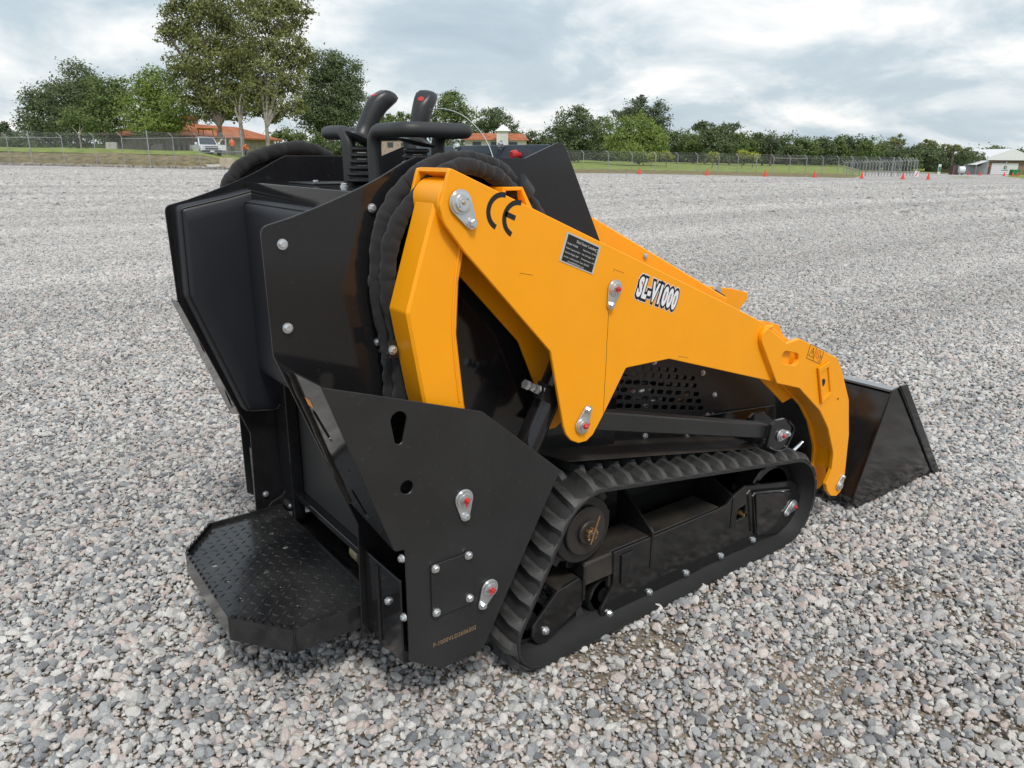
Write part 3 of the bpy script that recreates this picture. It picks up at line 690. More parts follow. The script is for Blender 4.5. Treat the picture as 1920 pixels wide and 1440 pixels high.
# model decal: white condensed letters on a black outline with a white rim
q0, q1 = Vector(sY(1190, 551, Y_ARM)), Vector(sY(1272, 582, Y_ARM)); dang = math.atan2((q1 - q0).y, (q1 - q0).x)
for mat_, off, dy_, nm in (('decal_white', .0130, 0, 'model_decal_rim'), ('decal_black', .0108, .0006, 'model_decal_outline'), ('decal_white', .0034, .0012, 'model_decal')):
    text_mesh(nm, 'SL-V1000', .070, arm, mat_, q0.x + .003, q0.y - .002, YD - dy_, ang=dang, sx=.55, off=off, shear=.0, space=1.15)
# warning sticker
wq = [sY(u, v, Y_G) for u, v in ((1520, 645), (1545, 657), (1539, 683), (1512, 671))]
def wp(s_, t_): q = Vector(wq[0]) + (Vector(wq[1]) - Vector(wq[0])) * s_ + (Vector(wq[3]) - Vector(wq[0])) * t_; return (q.x, Y_G - .0006, q.y)
mb = MB()
mb.tube([wp(0, 0), wp(1, 0), wp(1, 1), wp(0, 1), wp(0, 0)], .0009, 4).tube([wp(.47, 0), wp(.47, 1)], .0007, 4).tube([wp(.08, .75), wp(.26, .15), wp(.42, .8), wp(.08, .75)], .0010, 4).tube([wp(.26, .38), wp(.26, .58)], .0011, 4)
mb.tube([wp(.95, .5), wp(.84, .9), wp(.9, .85)], .0010, 4).tube([wp(.85, .45), wp(.93, .55)], .0012, 4)
mb.build('warning_sticker', 'decal_black', arm, smooth=0)
MB().tube([wp(.69 + .14 * math.cos(a), .42 + .30 * math.sin(a)) for a in [k * .4 for k in range(17)]], .0009, 4).tube([wp(.58, .2), wp(.80, .68)], .0009, 4).build('warning_sticker', 'decal_red', arm, smooth=0)

# ---- lift cylinder, links
x0, z0 = sY(917, 1103, Y_GUARD); x1, z1 = sY(1152, 541, Y_ARM); yc = 1.446
A, Bv = Vector((x0, yc, z0)), Vector((x1, yc, z1)); dv = (Bv - A).normalized()
cylb = MB().tube([A, A.lerp(Bv, .84)], .035, 24).tube([A.lerp(Bv, .82), A.lerp(Bv, .86)], .038, 24).build('lift_cylinder', 'gloss_black', loader)
MB().tube([A.lerp(Bv, .86), Bv], .018, 16).build('cylinder_rod', 'chrome', cylb)
qv = A.lerp(Bv, .62); MB().box(-.022, .022, -.018, .018, -.022, .022).build('tmp', 'frame_black')
blk = bpy.data.objects['tmp']; blk.name = 'cylinder_port'; blk.parent = cylb; blk.matrix_basis = Matrix.Translation(qv + Vector((-.028, -.018, .015)) - WL[cylb]) @ Matrix.Rotation(-math.atan2(dv.z, dv.x), 4, 'Y')
for k in range(3):
    q = qv + Vector((-.052 - .017 * k, -.018, .027 + .009 * k)); MB().tube([q, q + Vector((-.011, 0, .006))], .013 if k % 2 == 0 else .011, 6).build('hydraulic_fitting', 'zinc', cylb)
mirror(cylb)
# horizontal link bar and front bracket
lk = [(1100, 772), (1150, 774), (1442, 797), (1436, 823), (1120, 808), (1096, 803)]
link = plate('link_bar', lk, 1.413, .055, 'satin_black', loader, px=1.413, bev=.004)
br_ = [(1448, 797), (1456, 789, .02), (1474, 785, .02), (1490, 799, .02), (1488, 812), (1474, 843), (1455, 847, .02), (1438, 841, .01)]
for y_ in (1.392, 1.482):
    bk = plate('link_bracket', br_, y_, .014, 'gloss_black', loader, px=1.392, bev=.002)
    if y_ < 1.4: pin(1463, 816, 1476, 813, y_ - .001, bk, s=.9); mirror(bk, deep=False)
mirror(link)
ee = [Vector(sY(u, v, 1.389)) for u, v in ((1441, 839), (1456, 845), (1472, 841), (1484, 817), (1488, 802), (1479, 789))]
MB().tube([(q.x, 1.3885, q.y) for q in spline(ee, 6)], [.004 + random.uniform(-.0008, .0008) for _ in range(31)], 6).build('weld_bead', 'gloss_black', bk)

# ---- engine bay side with slotted grille
Y_ENG = 1.600
ep = [(872, 560), (980, 600), (1180, 655), (1300, 680), (1440, 712), (1452, 735), (1456, 782), (1440, 800), (1300, 800), (1100, 812), (1000, 820), (930, 790), (872, 790)]
slots = []
rows = ((437, 532, 760, 6, .055), (475, 500, 857, 9, .07), (517, 470, 867, 10, .055), (560, 442, 880, 10, .06), (600, 415, 892, 11, .05), (642, 418, 904, 11, .03))
for yz, xa, xb, n_, sp in rows:
    for k in range(n_):
        xx = xa + (xb - xa) * k / (n_ - 1); c = Vector(sY(1000 + xx / 2.88, 540 + (yz + (xx - (xa + xb) / 2) * sp) / 2.88, Y_ENG))
        e_ = Vector(sY(1000 + (xx + 10) / 2.88, 540 + (yz + (xx + 10 - (xa + xb) / 2) * sp) / 2.88, Y_ENG)); dd = (e_ - c).normalized() * .0085
        slots.append(slot(tuple(c - dd), tuple(c + dd), .0078))
eng = plate('engine_side_panel', [tuple(sY(q[0], q[1], Y_ENG)) for q in ep], Y_ENG, .004, 'satin_black', loader, holes=slots, bev=.0006)
for u, v in ((1317, 699), (1339, 740), (1326, 779), (1336, 779), (1226, 678)): boltY(u, v, Y_ENG - .001, eng, .9)
mirror(eng, deep=False)
MB().box(.86, 2.40, 1.66, 2.264, .45, .72).build('engine_block', 'frame_black', loader, bev=.01)
for k, (u, v, r, m_) in enumerate(((1190, 735, .03, 'zinc'), (1240, 725, .04, 'frame_black'), (1275, 745, .022, 'bronze'), (1215, 755, .02, 'zinc'), (1300, 750, .03, 'frame_black'))):
    x, z = sY(u, v, 1.65); MB().cyl((x - .05, 1.648, z), (x + .05, 1.652, z + .01), r).build('engine_component', m_, loader)
# nose cowl sloping down in front
MB().hexa([(1.62, YI0 + .03, .72), (1.62, YI1 - .03, .72), (1.62, YI1 - .03, .84), (1.62, YI0 + .03, .84)], [(2.50, YI0 + .05, .42), (2.50, YI1 - .05, .42), (2.50, YI1 - .05, .56), (2.50, YI0 + .05, .56)]).build('nose_cowl', 'gloss_black', loader, bev=.01)
# yellow engine hood between the arms, with its rubber front seal
hs = [(1.36, 1.275, .02), (2.165, .905, .025), (2.150, .80), (1.36, .80)]
hood = plate('engine_hood', hs, 1.598, 2 * (YC - 1.598), 'yellow', loader, bev=.004)
boltY(1210, 480, 1.597, hood, .8)
MB().tube([(x_ + .003, y_, z_) for y_ in (1.612,) for x_, z_ in ((2.10, .936), (2.150, .912), (2.166, .890), (2.158, .83))], .006, 6).build('hood_seal', 'rubber_belt', hood)
yk = plate('yoke_bracket', [(1325, 536, .005), (1372, 541), (1402, 548, .004), (1402, 561), (1389, 576), (1383, 610), (1340, 620)], 1.76, .012, 'yellow', loader, px=1.76, bev=.002)
plate('yoke_bracket', [(1325, 536, .005), (1372, 541), (1402, 548, .004), (1402, 561), (1389, 576), (1383, 610), (1340, 620)], 1.86, .012, 'yellow', loader, px=1.76, bev=.002)
x, z = sY(1342, 545, 1.76); MB().cyl((x, 1.75, z), (x, 1.88, z), .02).build('yoke_pin', 'zinc', yk)
# chassis rail and fender over the track
rl = plate('chassis_rail', [(1000, 812), (1300, 808), (1450, 806), (1450, 850), (1300, 846), (1000, 850)], 1.590, .010, 'frame_black', loader, px=1.59, bev=.001)
for u, v in ((1029, 819), (1124, 818), (1209, 817), (1287, 816), (1020, 842), (1121, 840), (1206, 836), (1283, 833), (1350, 828)): boltY(u, v, 1.589, rl, .95)
fa, fb = Vector(sY(1066, 866, 1.445)), Vector(sY(1420, 841, 1.445)); fc = Vector(sY(1022, 840, 1.588))
fen = MB().hexa([(fa.x, 1.445, fa.y), (fb.x, 1.445, fb.y), (fb.x, 1.445, fb.y + .003), (fa.x, 1.445, fa.y + .003)],
          [(fa.x - .075, 1.592, fa.y + .012), (fb.x, 1.592, fb.y + .010), (fb.x, 1.592, fb.y + .013), (fa.x - .075, 1.592, fa.y + .015)]).build('track_fender', 'dusty_black', loader)
mirror(rl, deep=False); mirror(fen)

# ---- rubber track
def hull(P):
    P = sorted(set((round(a, 6), round(b, 6)) for a, b in P)); lo, hi = [], []
    cr2 = lambda o, a, b: (a[0] - o[0]) * (b[1] - o[1]) - (a[1] - o[1]) * (b[0] - o[0])
    for q in P:
        while len(lo) > 1 and cr2(lo[-2], lo[-1], q) <= 0: lo.pop()
        lo.append(q)
    for q in reversed(P):
        while len(hi) > 1 and cr2(hi[-2], hi[-1], q) <= 0: hi.pop()
        hi.append(q)
    return lo[:-1] + hi[:-1]
SPR, IDL, RID = (1.333, .352, .150), (2.283, .182, .172), (1.150, .115, .104)
loop = hull([(c[0] + c[2] * math.cos(a), c[1] + c[2] * math.sin(a)) for c in (SPR, IDL, RID) for a in np.linspace(0, 2 * math.pi, 240, endpoint=False)])
lp2 = [Vector(q) for q in loop]; seg = [(lp2[(i + 1) % len(lp2)] - lp2[i]).length for i in range(len(lp2))]; PER = sum(seg)
def at(s_):
    s_ %= PER
    for i, l_ in enumerate(seg):
        if s_ <= l_: break
        s_ -= l_
    a, b = lp2[i], lp2[(i + 1) % len(lp2)]; p_ = a.lerp(b, s_ / l_) if l_ > 0 else a
    return p_
def frame_at(s_):
    p_ = at(s_); t_ = (at(s_ + .012) - at(s_ - .012)).normalized(); return p_, t_, Vector((t_.y, -t_.x))
TW = .230; Y0, Y1 = Y_TRK, Y_TRK + TW
prof = [(.006, 0), (TW - .006, 0), (TW, -.005), (TW, -.012), (TW - .055, -.018), (TW - .075, -.030), (.075, -.030), (.055, -.018), (0, -.012), (0, -.005)]
NB = 180; vv = []; ff = []; npf = len(prof)
for i in range(NB):
    p_, t_, n_ = frame_at(PER * i / NB)
    for yy, off in prof: q = p_ + n_ * off; vv.append((q.x, Y0 + yy, q.y))
for i in range(NB):
    for k in range(npf): ff.append((i * npf + k, i * npf + (k + 1) % npf, ((i + 1) % NB) * npf + (k + 1) % npf, ((i + 1) % NB) * npf + k))
belt = MB().add(vv, ff).build('rubber_track', 'rubber_belt', loader, smooth=40)
NL = round(PER / .0722)
def lug_mesh(name, mirror_y=False):
    """slanted tread block from the outer edge to the middle, flared at its outer foot"""
    mb = MB(); h_ = .022; Wd = .118
    st = [(0.0, -.026, .026, -.004, .006, .10), (.012, -.019, .019, -.002, .010, .55), (.030, -.013, .016, 0, .017, .98), (.075, -.004, .022, .010, .026, 1.), (.104, .004, .028, .016, .030, .98), (Wd, .004, .030, .016, .030, .15)]
    rows = []
    for yy, a0_, a1_, t0_, t1_, hh in st:
        rows.append([(a0_, yy, -.002), (t0_ - .004, yy, h_ * hh), (t1_, yy, h_ * hh), (a1_ + .006, yy, -.002)])
    vv = [q for r in rows for q in r]; ff = []
    for i in range(len(rows) - 1):
        for k in range(4): ff.append((i * 4 + k, i * 4 + (k + 1) % 4, (i + 1) * 4 + (k + 1) % 4, (i + 1) * 4 + k))
    ff += [(0, 1, 2, 3), tuple((len(rows) - 1) * 4 + k for k in (3, 2, 1, 0))]
    if mirror_y: vv = [(a, TW - b, c) for a, b, c in vv]
    mb.add([(a, b - TW / 2, c) for a, b, c in vv], ff)
    me = solid(mb, 'rubber', name)
    return me
LUGS = (lug_mesh('tread_lug_outer'), lug_mesh('tread_lug_inner', True))
for i in range(NL):
    for k in (0, 1):
        p_, t_, n_ = frame_at(PER * (i + .5 * k + .2) / NL)
        m_ = Matrix(((-t_.x, 0, n_.x, p_.x), (0, 1, 0, (Y0 + Y1) / 2), (-t_.y, 0, n_.y, p_.y), (0, 0, 0, 1)))
        if m_.to_3x3().determinant() < 0: m_ = Matrix(((t_.x, 0, n_.x, p_.x), (0, 1, 0, (Y0 + Y1) / 2), (t_.y, 0, n_.y, p_.y), (0, 0, 0, 1)))
        share('tread_lug', LUGS[k], belt, m_)
horn = solid(MB().hexa([(-.016, -.022, 0), (.016, -.022, 0), (.016, .022, 0), (-.016, .022, 0)], [(-.008, -.012, -.034), (.008, -.012, -.034), (.008, .012, -.034), (-.008, .012, -.034)]), 'rubber_belt', 'guide_horn')
for i in range(NL):
    p_, t_, n_ = frame_at(PER * (i + .2) / NL)
    if n_.y < -.9 or n_.x < -.5:
        q = p_ + n_ * -.026; m_ = Matrix(((t_.x, 0, n_.x, q.x), (0, 1, 0, Y0 + .115), (t_.y, 0, n_.y, q.y), (0, 0, 0, 1)))
        for dy_ in (-.0,): share('guide_horn', horn, belt, Matrix.Translation((0, dy_, 0)) @ m_)
mirror(belt, skip=('guide_horn',))
# sprocket
gear = []
nt_ = 11
for k in range(nt_):
    a = 2 * math.pi * k / nt_
    for da_, r_ in ((-.16, .112), (-.12, .133), (.12, .133), (.16, .112)): gear.append((SPR[0] + r_ * math.cos(a + da_), SPR[1] + r_ * math.sin(a + da_)))
spk = plate('drive_sprocket', gear, 1.435, .05, 'frame_black', loader, bev=.002)
def disc(name, c, r, ya, yb, mat, parent, bev=.003, n=36): return MB().cyl((c[0], yb, c[1]), (c[0], ya, c[1]), r, n).build(name, mat, parent, bev=bev)
disc('sprocket_rim', SPR, .103, 1.405, 1.436, 'frame_black', spk); disc('hub', SPR, .074, 1.393, 1.406, 'hub_steel', spk); disc('hub_boss', SPR, .036, 1.381, 1.394, 'hub_steel', spk)
nutp = []
for k in range(8):
    a = 2 * math.pi * k / 8
    for da_, r_ in ((-.24, .021), (.24, .021), (.26, .0165), (.52, .0165)): nutp.append((SPR[0] + r_ * math.cos(a + da_), SPR[1] + r_ * math.sin(a + da_)))
plate('castle_nut', nutp, 1.366, .014, 'bronze', spk, bev=.001); disc('axle_end', SPR, .012, 1.362, 1.381, 'hub_steel', spk)
MB().tube([(SPR[0] - .012, 1.363, SPR[1] - .024), (SPR[0] + .016, 1.360, SPR[1] + .058)], .003, 6).build('cotter_pin', 'bronze', spk)
# idlers and rollers
def wheel(name, c, r, ya, yb, parent=loader):
    o = MB().tube([(c[0], yb, c[1]), (c[0], ya + .004, c[1]), (c[0], ya, c[1]), (c[0], ya, c[1]), (c[0], ya + .010, c[1]), (c[0], ya + .010, c[1]), (c[0], ya - .004, c[1])], [r, r, r * .96, r * .80, r * .76, r * .42, r * .38], 40).build(name, 'frame_black', parent)
    return o
wheel('front_idler', IDL, .138, 1.425, 1.50); wheel('rear_idler', RID, .072, 1.425, 1.50)
YF = 1.402
for u, v in ((1141, 1150), (1217, 1110), (1286, 1074), (1351, 1042), (1411, 1012)):
    x, z = sY(u, v, YF); wheel('track_roller', (x, max(z, .084)), .062, 1.428, 1.49)
# track frame
mp = [(1151, 1036), (1225, 1006), (1349, 954), (1364, 946), (1376, 930, .01), (1398, 911, .03), (1484, 902, .03), (1501, 911, .03), (1504, 925, .03), (1499, 950, .03), (1485, 978, .05), (1446, 1008, .05), (1405, 1030), (1377, 1034), (1345, 1053), (1318, 1063), (1300, 1080), (1260, 1098), (1233, 1114), (1213, 1124), (1175, 1141), (1152, 1155), (1140, 1163, .012), (1127, 1157, .012), (1126, 1145, .02), (1150, 1096)]
wh = [(1384, 956), (1399, 946), (1396, 970), (1380, 977)]
tf = plate('track_frame', mp, YF, .012, 'frame_black', loader, px=YF, holes=[[tuple(q) for q in wh], ] , bev=.002)
plate('idler_cover', [(1413, 924, .008), (1490, 918, .01), (1499, 930, .02), (1490, 965, .03), (1455, 998, .03), (1415, 1002, .006)], YF - .011, .011, 'frame_black', tf, px=YF, bev=.002)
MB().tube([(*(sY(u, v, YF - .012)[0],), YF - .011, sY(u, v, YF - .012)[1]) for u, v in ((1417, 1000), (1414, 960), (1412, 930), (1416, 925), (1440, 922), (1465, 920), (1488, 918))], .0045, 6).build('weld_bead', 'frame_black', tf)
x, z = sY(1386, 960, YF + .03); MB().tube([(x, 1.44, z), (x, YF + .002, z), (x, YF, z)], [.013, .013, .006], 6).build('grease_valve', 'brass', tf)
sb = slot(sY(1433, 966, YF - .012), sY(1446, 958, YF - .012), .004); plate('lift_slot', sb, YF - .0125, .0012, 'decal_black', tf, bev=.0001)
pin(1485, 948, 1470, 964, YF - .012, tf, s=.95)
for u, v in ((1142, 1150), (1217, 1110), (1286, 1074), (1351, 1042), (1411, 1012)): boltY(u, v, YF - .001, tf, 1.05)
# box beam behind the frame plate, with its dusty flat top
b0, b1, b2 = sY(1150, 1036, YF), sY(1225, 1006, YF), sY(1355, 952, YF)
MB().hexa([(b0[0], YF + .012, b0[1] - .13), (b0[0], YF + .012, b0[1] - .001), (b0[0], 1.53, b0[1] - .001), (b0[0], 1.53, b0[1] - .13)], [(b2[0], YF + .012, b2[1] - .13), (b2[0], YF + .012, b2[1] - .001), (b2[0], 1.53, b2[1] - .001), (b2[0], 1.53, b2[1] - .13)]).build('frame_beam', 'dusty_black', tf, bev=.004)
def gusset(u, v, u2, v2, yin, zin_uv):
    x, z = sY(u, v, YF - .002); x2, z2 = sY(u2, v2, YF - .002); zi = zin_uv
    return slab('gusset', [(YF - .003, z2), (YF - .003, z, .012), (yin, zi), (yin, z2)], (x, 0, 0), (0, 1, 0), (0, 0, 1), .010, 'frame_black', tf)
x, z = sY(1223, 1000, YF); gusset(1223, 998, 1218, 1066, 1.56, z + .12)
x, z = sY(1375, 934, YF); gusset(1375, 932, 1370, 990, 1.56, z + .07)
# outrigger tube and rear arm carrying the rear idler
o0 = sY(1097, 1062, YF); o1 = sY(1150, 1040, YF)
MB().box(o0[0], o1[0] + .02, YF + .006, 1.50, o0[1] - .075, o0[1] + .003).build('telescopic_tube', 'dusty_black', tf, bev=.006)
slab('end_flange', [(YF - .004, o0[1] - .11), (YF - .004, o0[1] + .008, .012), (1.51, o0[1] + .008), (1.51, o0[1] - .11)], (o0[0] - .008, 0, 0), (0, 1, 0), (0, 0, 1), .010, 'frame_black', tf)
ra = [(1046, 1109, .01), (1086, 1085, .01), (1093, 1090, .006), (1092, 1135, .01), (1062, 1165), (1024, 1205, .02), (1008, 1208, .012), (997, 1197, .012), (998, 1178, .015)]
plate('rear_idler_arm', ra, YF, .012, 'frame_black', tf, px=YF, bev=.002); boltY(1022, 1182, YF - .001, tf, 1.1)
r0, r1 = sY(1046, 1108, YF), sY(1090, 1086, YF)
MB().hexa([(r0[0], YF + .004, r0[1] - .01), (r0[0], YF + .004, r0[1]), (r0[0], 1.50, r0[1]), (r0[0], 1.50, r0[1] - .01)], [(r1[0], YF + .004, r1[1] - .06), (r1[0], YF + .004, r1[1]), (r1[0], 1.50, r1[1]), (r1[0], 1.50, r1[1] - .06)]).build('rear_idler_arm', 'dusty_black', tf)
sl2 = slot(sY(1176, 1060, YF), sY(1174, 1072, YF), .0055); plate('adjuster_slot', sl2, YF - .0066, .0012, 'decal_black', tf, bev=.0001)
plate('adjuster_plate', [(1164, 1040, .008), (1187, 1031, .008), (1185, 1085, .008), (1162, 1096, .008)], YF - .006, .006, 'frame_black', tf, px=YF, bev=.001)
plate('frame_wall', [(1.05, .12), (1.05, .60), (2.50, .45), (2.50, .10)], 1.588, .006, 'frame_black', loader, bev=.001)
mirror(tf, deep=False); mirror(spk)

# ---- hose bundles in fabric sleeves
def sleeve(path, y, rad, name='hose_sleeve'):
    pts = [Vector((*sY(u, v, y),)) for u, v in path]; pts = [Vector((q.x, y, q.y)) for q in pts]
    if len(path[0]) > 2: pass
    sm = spline(pts, 14); rr = [rad * (1 + .012 * math.sin(i * 1.3) + .05 * mnoise.noise(Vector((i * .33, y * 9, rad * 99))) + .03 * mnoise.noise(Vector((i * 1.1, y * 5, rad * 70)))) for i in range(len(sm))]
    sm = [q + Vector((0, .006 * mnoise.noise(Vector((i * .21, 3.3, 1))), 0)) for i, q in enumerate(sm)]
    o = MB().tube(sm, rr, 20).build(name, 'sleeve', loader, smooth=75)
    nrm = [v_.normal.copy() for v_ in o.data.vertices]
    for v_, n_ in zip(o.data.vertices, nrm):                      # cloth folds
        q = v_.co + WL[o]; v_.co += n_ * (.0042 * mnoise.noise(q * 24) + .0022 * mnoise.noise(Vector((q.x * 70, q.y * 30, q.z * 70))))
    return o
s1 = sleeve([(735, 760), (734, 690), (726, 630), (712, 560), (709, 500), (715, 440), (733, 388), (765, 345), (806, 314), (850, 300), (890, 301), (925, 314), (955, 338), (985, 375), (1012, 410)], 1.533, .0215)
s2 = sleeve([(752, 765), (752, 690), (744, 630), (731, 560), (727, 500), (737, 445), (760, 395), (795, 352), (835, 322), (870, 312), (905, 318), (935, 335), (962, 360), (990, 400), (1005, 425)], 1.502, .0195)
sleeve([(424, 360), (430, 338), (450, 314), (480, 295), (515, 283), (555, 277), (590, 282), (620, 296)], 2.40, .0205); sleeve([(440, 372), (450, 345), (470, 322), (496, 306), (526, 296), (562, 292), (600, 300)], 2.43, .019)
cl = sY(745, 655, 1.53)
clip = MB().tube([(cl[0] - .012 + .032 * math.cos(a), 1.523 + .036 * math.sin(a), cl[1]) for a in [k * math.pi / 6 for k in range(7, 18)]], .005, 6).build('hose_clip', 'satin_black', loader)
plate('hose_clip', [(726, 640), (768, 636), (769, 668), (730, 672)], 1.474, .003, 'satin_black', loader, px=1.474, bev=.0005)
boltY(736, 656, 1.473, clip, .95)
# ties
qs = [Vector((*sY(u, v, 1.51),)) for u, v in ((968, 346), (976, 356), (984, 368))]
MB().tube([(q.x, 1.516, q.y) for q in qs], .0345, 14).build('hose_band', 'satin_black', loader)

# ---- bucket
BY0, BY1 = 1.343, 2 * YC - 1.343
bt_, bh, btip = (2.960, .486), (2.752, .042), (3.462, .012)
prof = [bt_, (2.900, .380), (2.840, .255), (2.775, .115), (2.757, .070), (2.775, .040), (2.85, .026), (3.30, .014), btip]
mb = MB(); n = len(prof); ins = [(a + .010, b + .008) for a, b in prof]; ins[-1] = (btip[0], btip[1] + .003); ins[0] = (bt_[0] + .010, bt_[1] - .001)
vv = [(a, y_, b) for y_ in (BY0 + .008, BY1 - .008) for a, b in prof + ins[::-1]]; m2 = 2 * n
ff = [(i, (i + 1) % m2, m2 + (i + 1) % m2, m2 + i) for i in range(m2)] + [tuple(range(m2))[::-1], tuple(range(m2, 2 * m2))]
bucket = mb.add(vv, ff).build('bucket', 'bucket_black', loader, smooth=30)
sidep = [(2.930, .494), (2.995, .500, .01), (3.478, .010), (2.80, .030), (2.752, .050, .02), (2.752, .085, .02)]
sdp = plate('bucket_side', sidep, BY0, .008, 'bucket_black', bucket, bev=.001)
plate('side_cutter', [(2.975, .507), (3.03, .505), (3.485, .018), (3.430, .018)], BY0 - .008, .0078, 'gloss_black', bucket, bev=.001)
MB().tube([(2.978 + (3.43 - 2.978) * k / 40, BY0 - .004, .497 + (.020 - .497) * k / 40) for k in range(41)], [.0045 + random.uniform(-.001, .001) for _ in range(41)], 6).build('weld_bead', 'gloss_black', bucket)
mirror(sdp, bucket, deep=False)
MB().box(2.935, 2.985, BY0 + .008, BY1 - .008, .484, .494).build('top_lip', 'edge_steel', bucket, bev=.001)
MB().box(3.36, 3.505, BY0 - .012, BY1 + .012, .000, .0135).build('cutting_edge', 'hub_steel', bucket, bev=.001)
# coupler between gooseneck and bucket
cpl_ = MB().hexa([(2.66, 1.53, .12), (2.73, 1.53, .09), (2.80, 1.53, .40), (2.72, 1.53, .44)], [(2.66, 2.394, .12), (2.73, 2.394, .09), (2.80, 2.394, .40), (2.72, 2.394, .44)]).build('coupler_plate', 'gloss_black', loader, bev=.004)
for y_ in (1.70, 2.20):
    tc_ = MB().tube([(2.05, y_, .42), (2.36, y_, .36)], .032, 20).build('tilt_cylinder', 'gloss_black', loader); MB().tube([(2.36, y_, .36), (2.74, y_, .30)], .014, 14).build('cylinder_rod', 'chrome', tc_)
x0, z0 = sY(1474, 858, 1.56); x1, z1 = sY(1526, 809, 1.56)
MB().tube([(x0, 1.56, z0), (x1, 1.56, z1)], .0085, 12).build('support_rod', 'chrome', loader)

# ================================================================== the yard and what surrounds it
fw = Vector((AX[0][2], AX[1][2], 0)).normalized(); rt = Vector((fw.y, -fw.x, 0))
TILT = AX[2][2]
def gz(lat): s_ = max(-190., min(190., lat)); return -.011 * (s_ - math.copysign(min(abs(s_), 12.), s_))
def ground(p): return gz(Vector((p[0], p[1], 0)).dot(rt))
def hp(u, D, z=None):                     # point above bearing u at distance D, at height z (default: on the yard)
    p = sD(u, 300, D); p.z = ground(p) if z is None else z; return p
def zv(u, v, D): return sD(u, v, D).z     # height of a sighted row at that distance
def struct(o, kind='structure'): o['kind'] = kind; return o

# ---- materials of the surroundings
def stone_ramp(t, K, src):
    r = t.nodes.new('ShaderNodeValToRGB'); el = r.color_ramp.elements; el[0].position = 0; el[0].color = (.115, .125, .14, 1); el[1].position = 1; el[1].color = (.72, .70, .665, 1)
    for ps, c in ((.12, (.21, .22, .235)), (.28, (.31, .318, .325)), (.42, (.385, .385, .38)), (.56, (.46, .45, .43)), (.66, (.42, .345, .32)), (.76, (.50, .435, .40)), (.88, (.55, .54, .52))):
        e_ = el.new(ps); e_.color = tuple(min(.74, x_ * 1.32) for x_ in c) + (1,)
    r.color_ramp.interpolation = 'LINEAR'; K(src, r.inputs[0]); return r.outputs['Color']
m, t, p = nodes_of('pebble'); N = t.nodes.new; K = t.links.new
oi = N('ShaderNodeObjectInfo'); col = stone_ramp(t, K, oi.outputs['Random'])
at_ = N('ShaderNodeAttribute'); at_.attribute_type = 'INSTANCER'; at_.attribute_name = 'even'      # coarser far heaps mix many stones: closer to the mean colour
me_ = N('ShaderNodeMix'); me_.data_type = 'RGBA'; K(at_.outputs['Fac'], me_.inputs['Factor']); K(col, me_.inputs['A']); me_.inputs['B'].default_value = (.475, .462, .448, 1); col = me_.outputs['Result']
tcn = N('ShaderNodeTexCoord'); no = N('ShaderNodeTexNoise'); no.inputs['Scale'].default_value = 4.0; no.inputs['Detail'].default_value = 8; no.inputs['Roughness'].default_value = .85; K(tcn.outputs['Object'], no.inputs['Vector'])
mr = N('ShaderNodeMapRange'); mr.inputs[1].default_value = .32; mr.inputs[2].default_value = .68; mr.inputs[3].default_value = .62; mr.inputs[4].default_value = 1.32; K(no.outputs['Fac'], mr.inputs[0])
mm = N('ShaderNodeMix'); mm.data_type = 'RGBA'; mm.blend_type = 'MULTIPLY'; mm.inputs['Factor'].default_value = 1
gp2 = N('ShaderNodeNewGeometry'); mpp = N('ShaderNodeMapping'); mpp.inputs['Rotation'].default_value = (0, 0, R_(-38)); mpp.inputs['Scale'].default_value = (.035, .55, 1); K(gp2.outputs['Position'], mpp.inputs['Vector'])
nst = N('ShaderNodeTexNoise'); nst.inputs['Scale'].default_value = 1.0; nst.inputs['Detail'].default_value = 5; K(mpp.outputs[0], nst.inputs['Vector'])      # same raked bands as the sheet below: dusty and washed stretches
nsq = N('ShaderNodeMapRange'); nsq.inputs[1].default_value = .3; nsq.inputs[2].default_value = .7; nsq.inputs[3].default_value = .80; nsq.inputs[4].default_value = 1.16; K(nst.outputs['Fac'], nsq.inputs[0])
mst = N('ShaderNodeMath'); mst.operation = 'MULTIPLY'; K(mr.outputs[0], mst.inputs[0]); K(nsq.outputs[0], mst.inputs[1])
K(col, mm.inputs['A']); K(mst.outputs[0], mm.inputs['B']); K(mm.outputs['Result'], p.inputs['Base Color'])
p.inputs['Roughness'].default_value = .9; p.inputs['Specular IOR Level'].default_value = .25
bn = N('ShaderNodeBump'); bn.inputs['Strength'].default_value = .35; bn.inputs['Distance'].default_value = .15; K(no.outputs['Fac'], bn.inputs['Height']); K(bn.outputs[0], p.inputs['Normal'])

m, t, p = nodes_of('yard'); N = t.nodes.new; K = t.links.new
geo = N('ShaderNodeNewGeometry')
def vor(scale, out='Color'):
    v_ = N('ShaderNodeTexVoronoi'); v_.inputs['Scale'].default_value = scale; K(geo.outputs['Position'], v_.inputs['Vector']); return v_
v1 = vor(34.); sp_ = N('ShaderNodeSeparateColor'); K(v1.outputs['Color'], sp_.inputs[0]); c1 = stone_ramp(t, K, sp_.outputs[0])
nz = N('ShaderNodeTexNoise'); nz.inputs['Scale'].default_value = .35; nz.inputs['Detail'].default_value = 8; nz.inputs['Roughness'].default_value = .6; K(geo.outputs['Position'], nz.inputs['Vector'])
nr = N('ShaderNodeMapRange'); nr.inputs[1].default_value = .32; nr.inputs[2].default_value = .68; nr.inputs[3].default_value = .86; nr.inputs[4].default_value = 1.10; K(nz.outputs['Fac'], nr.inputs[0])
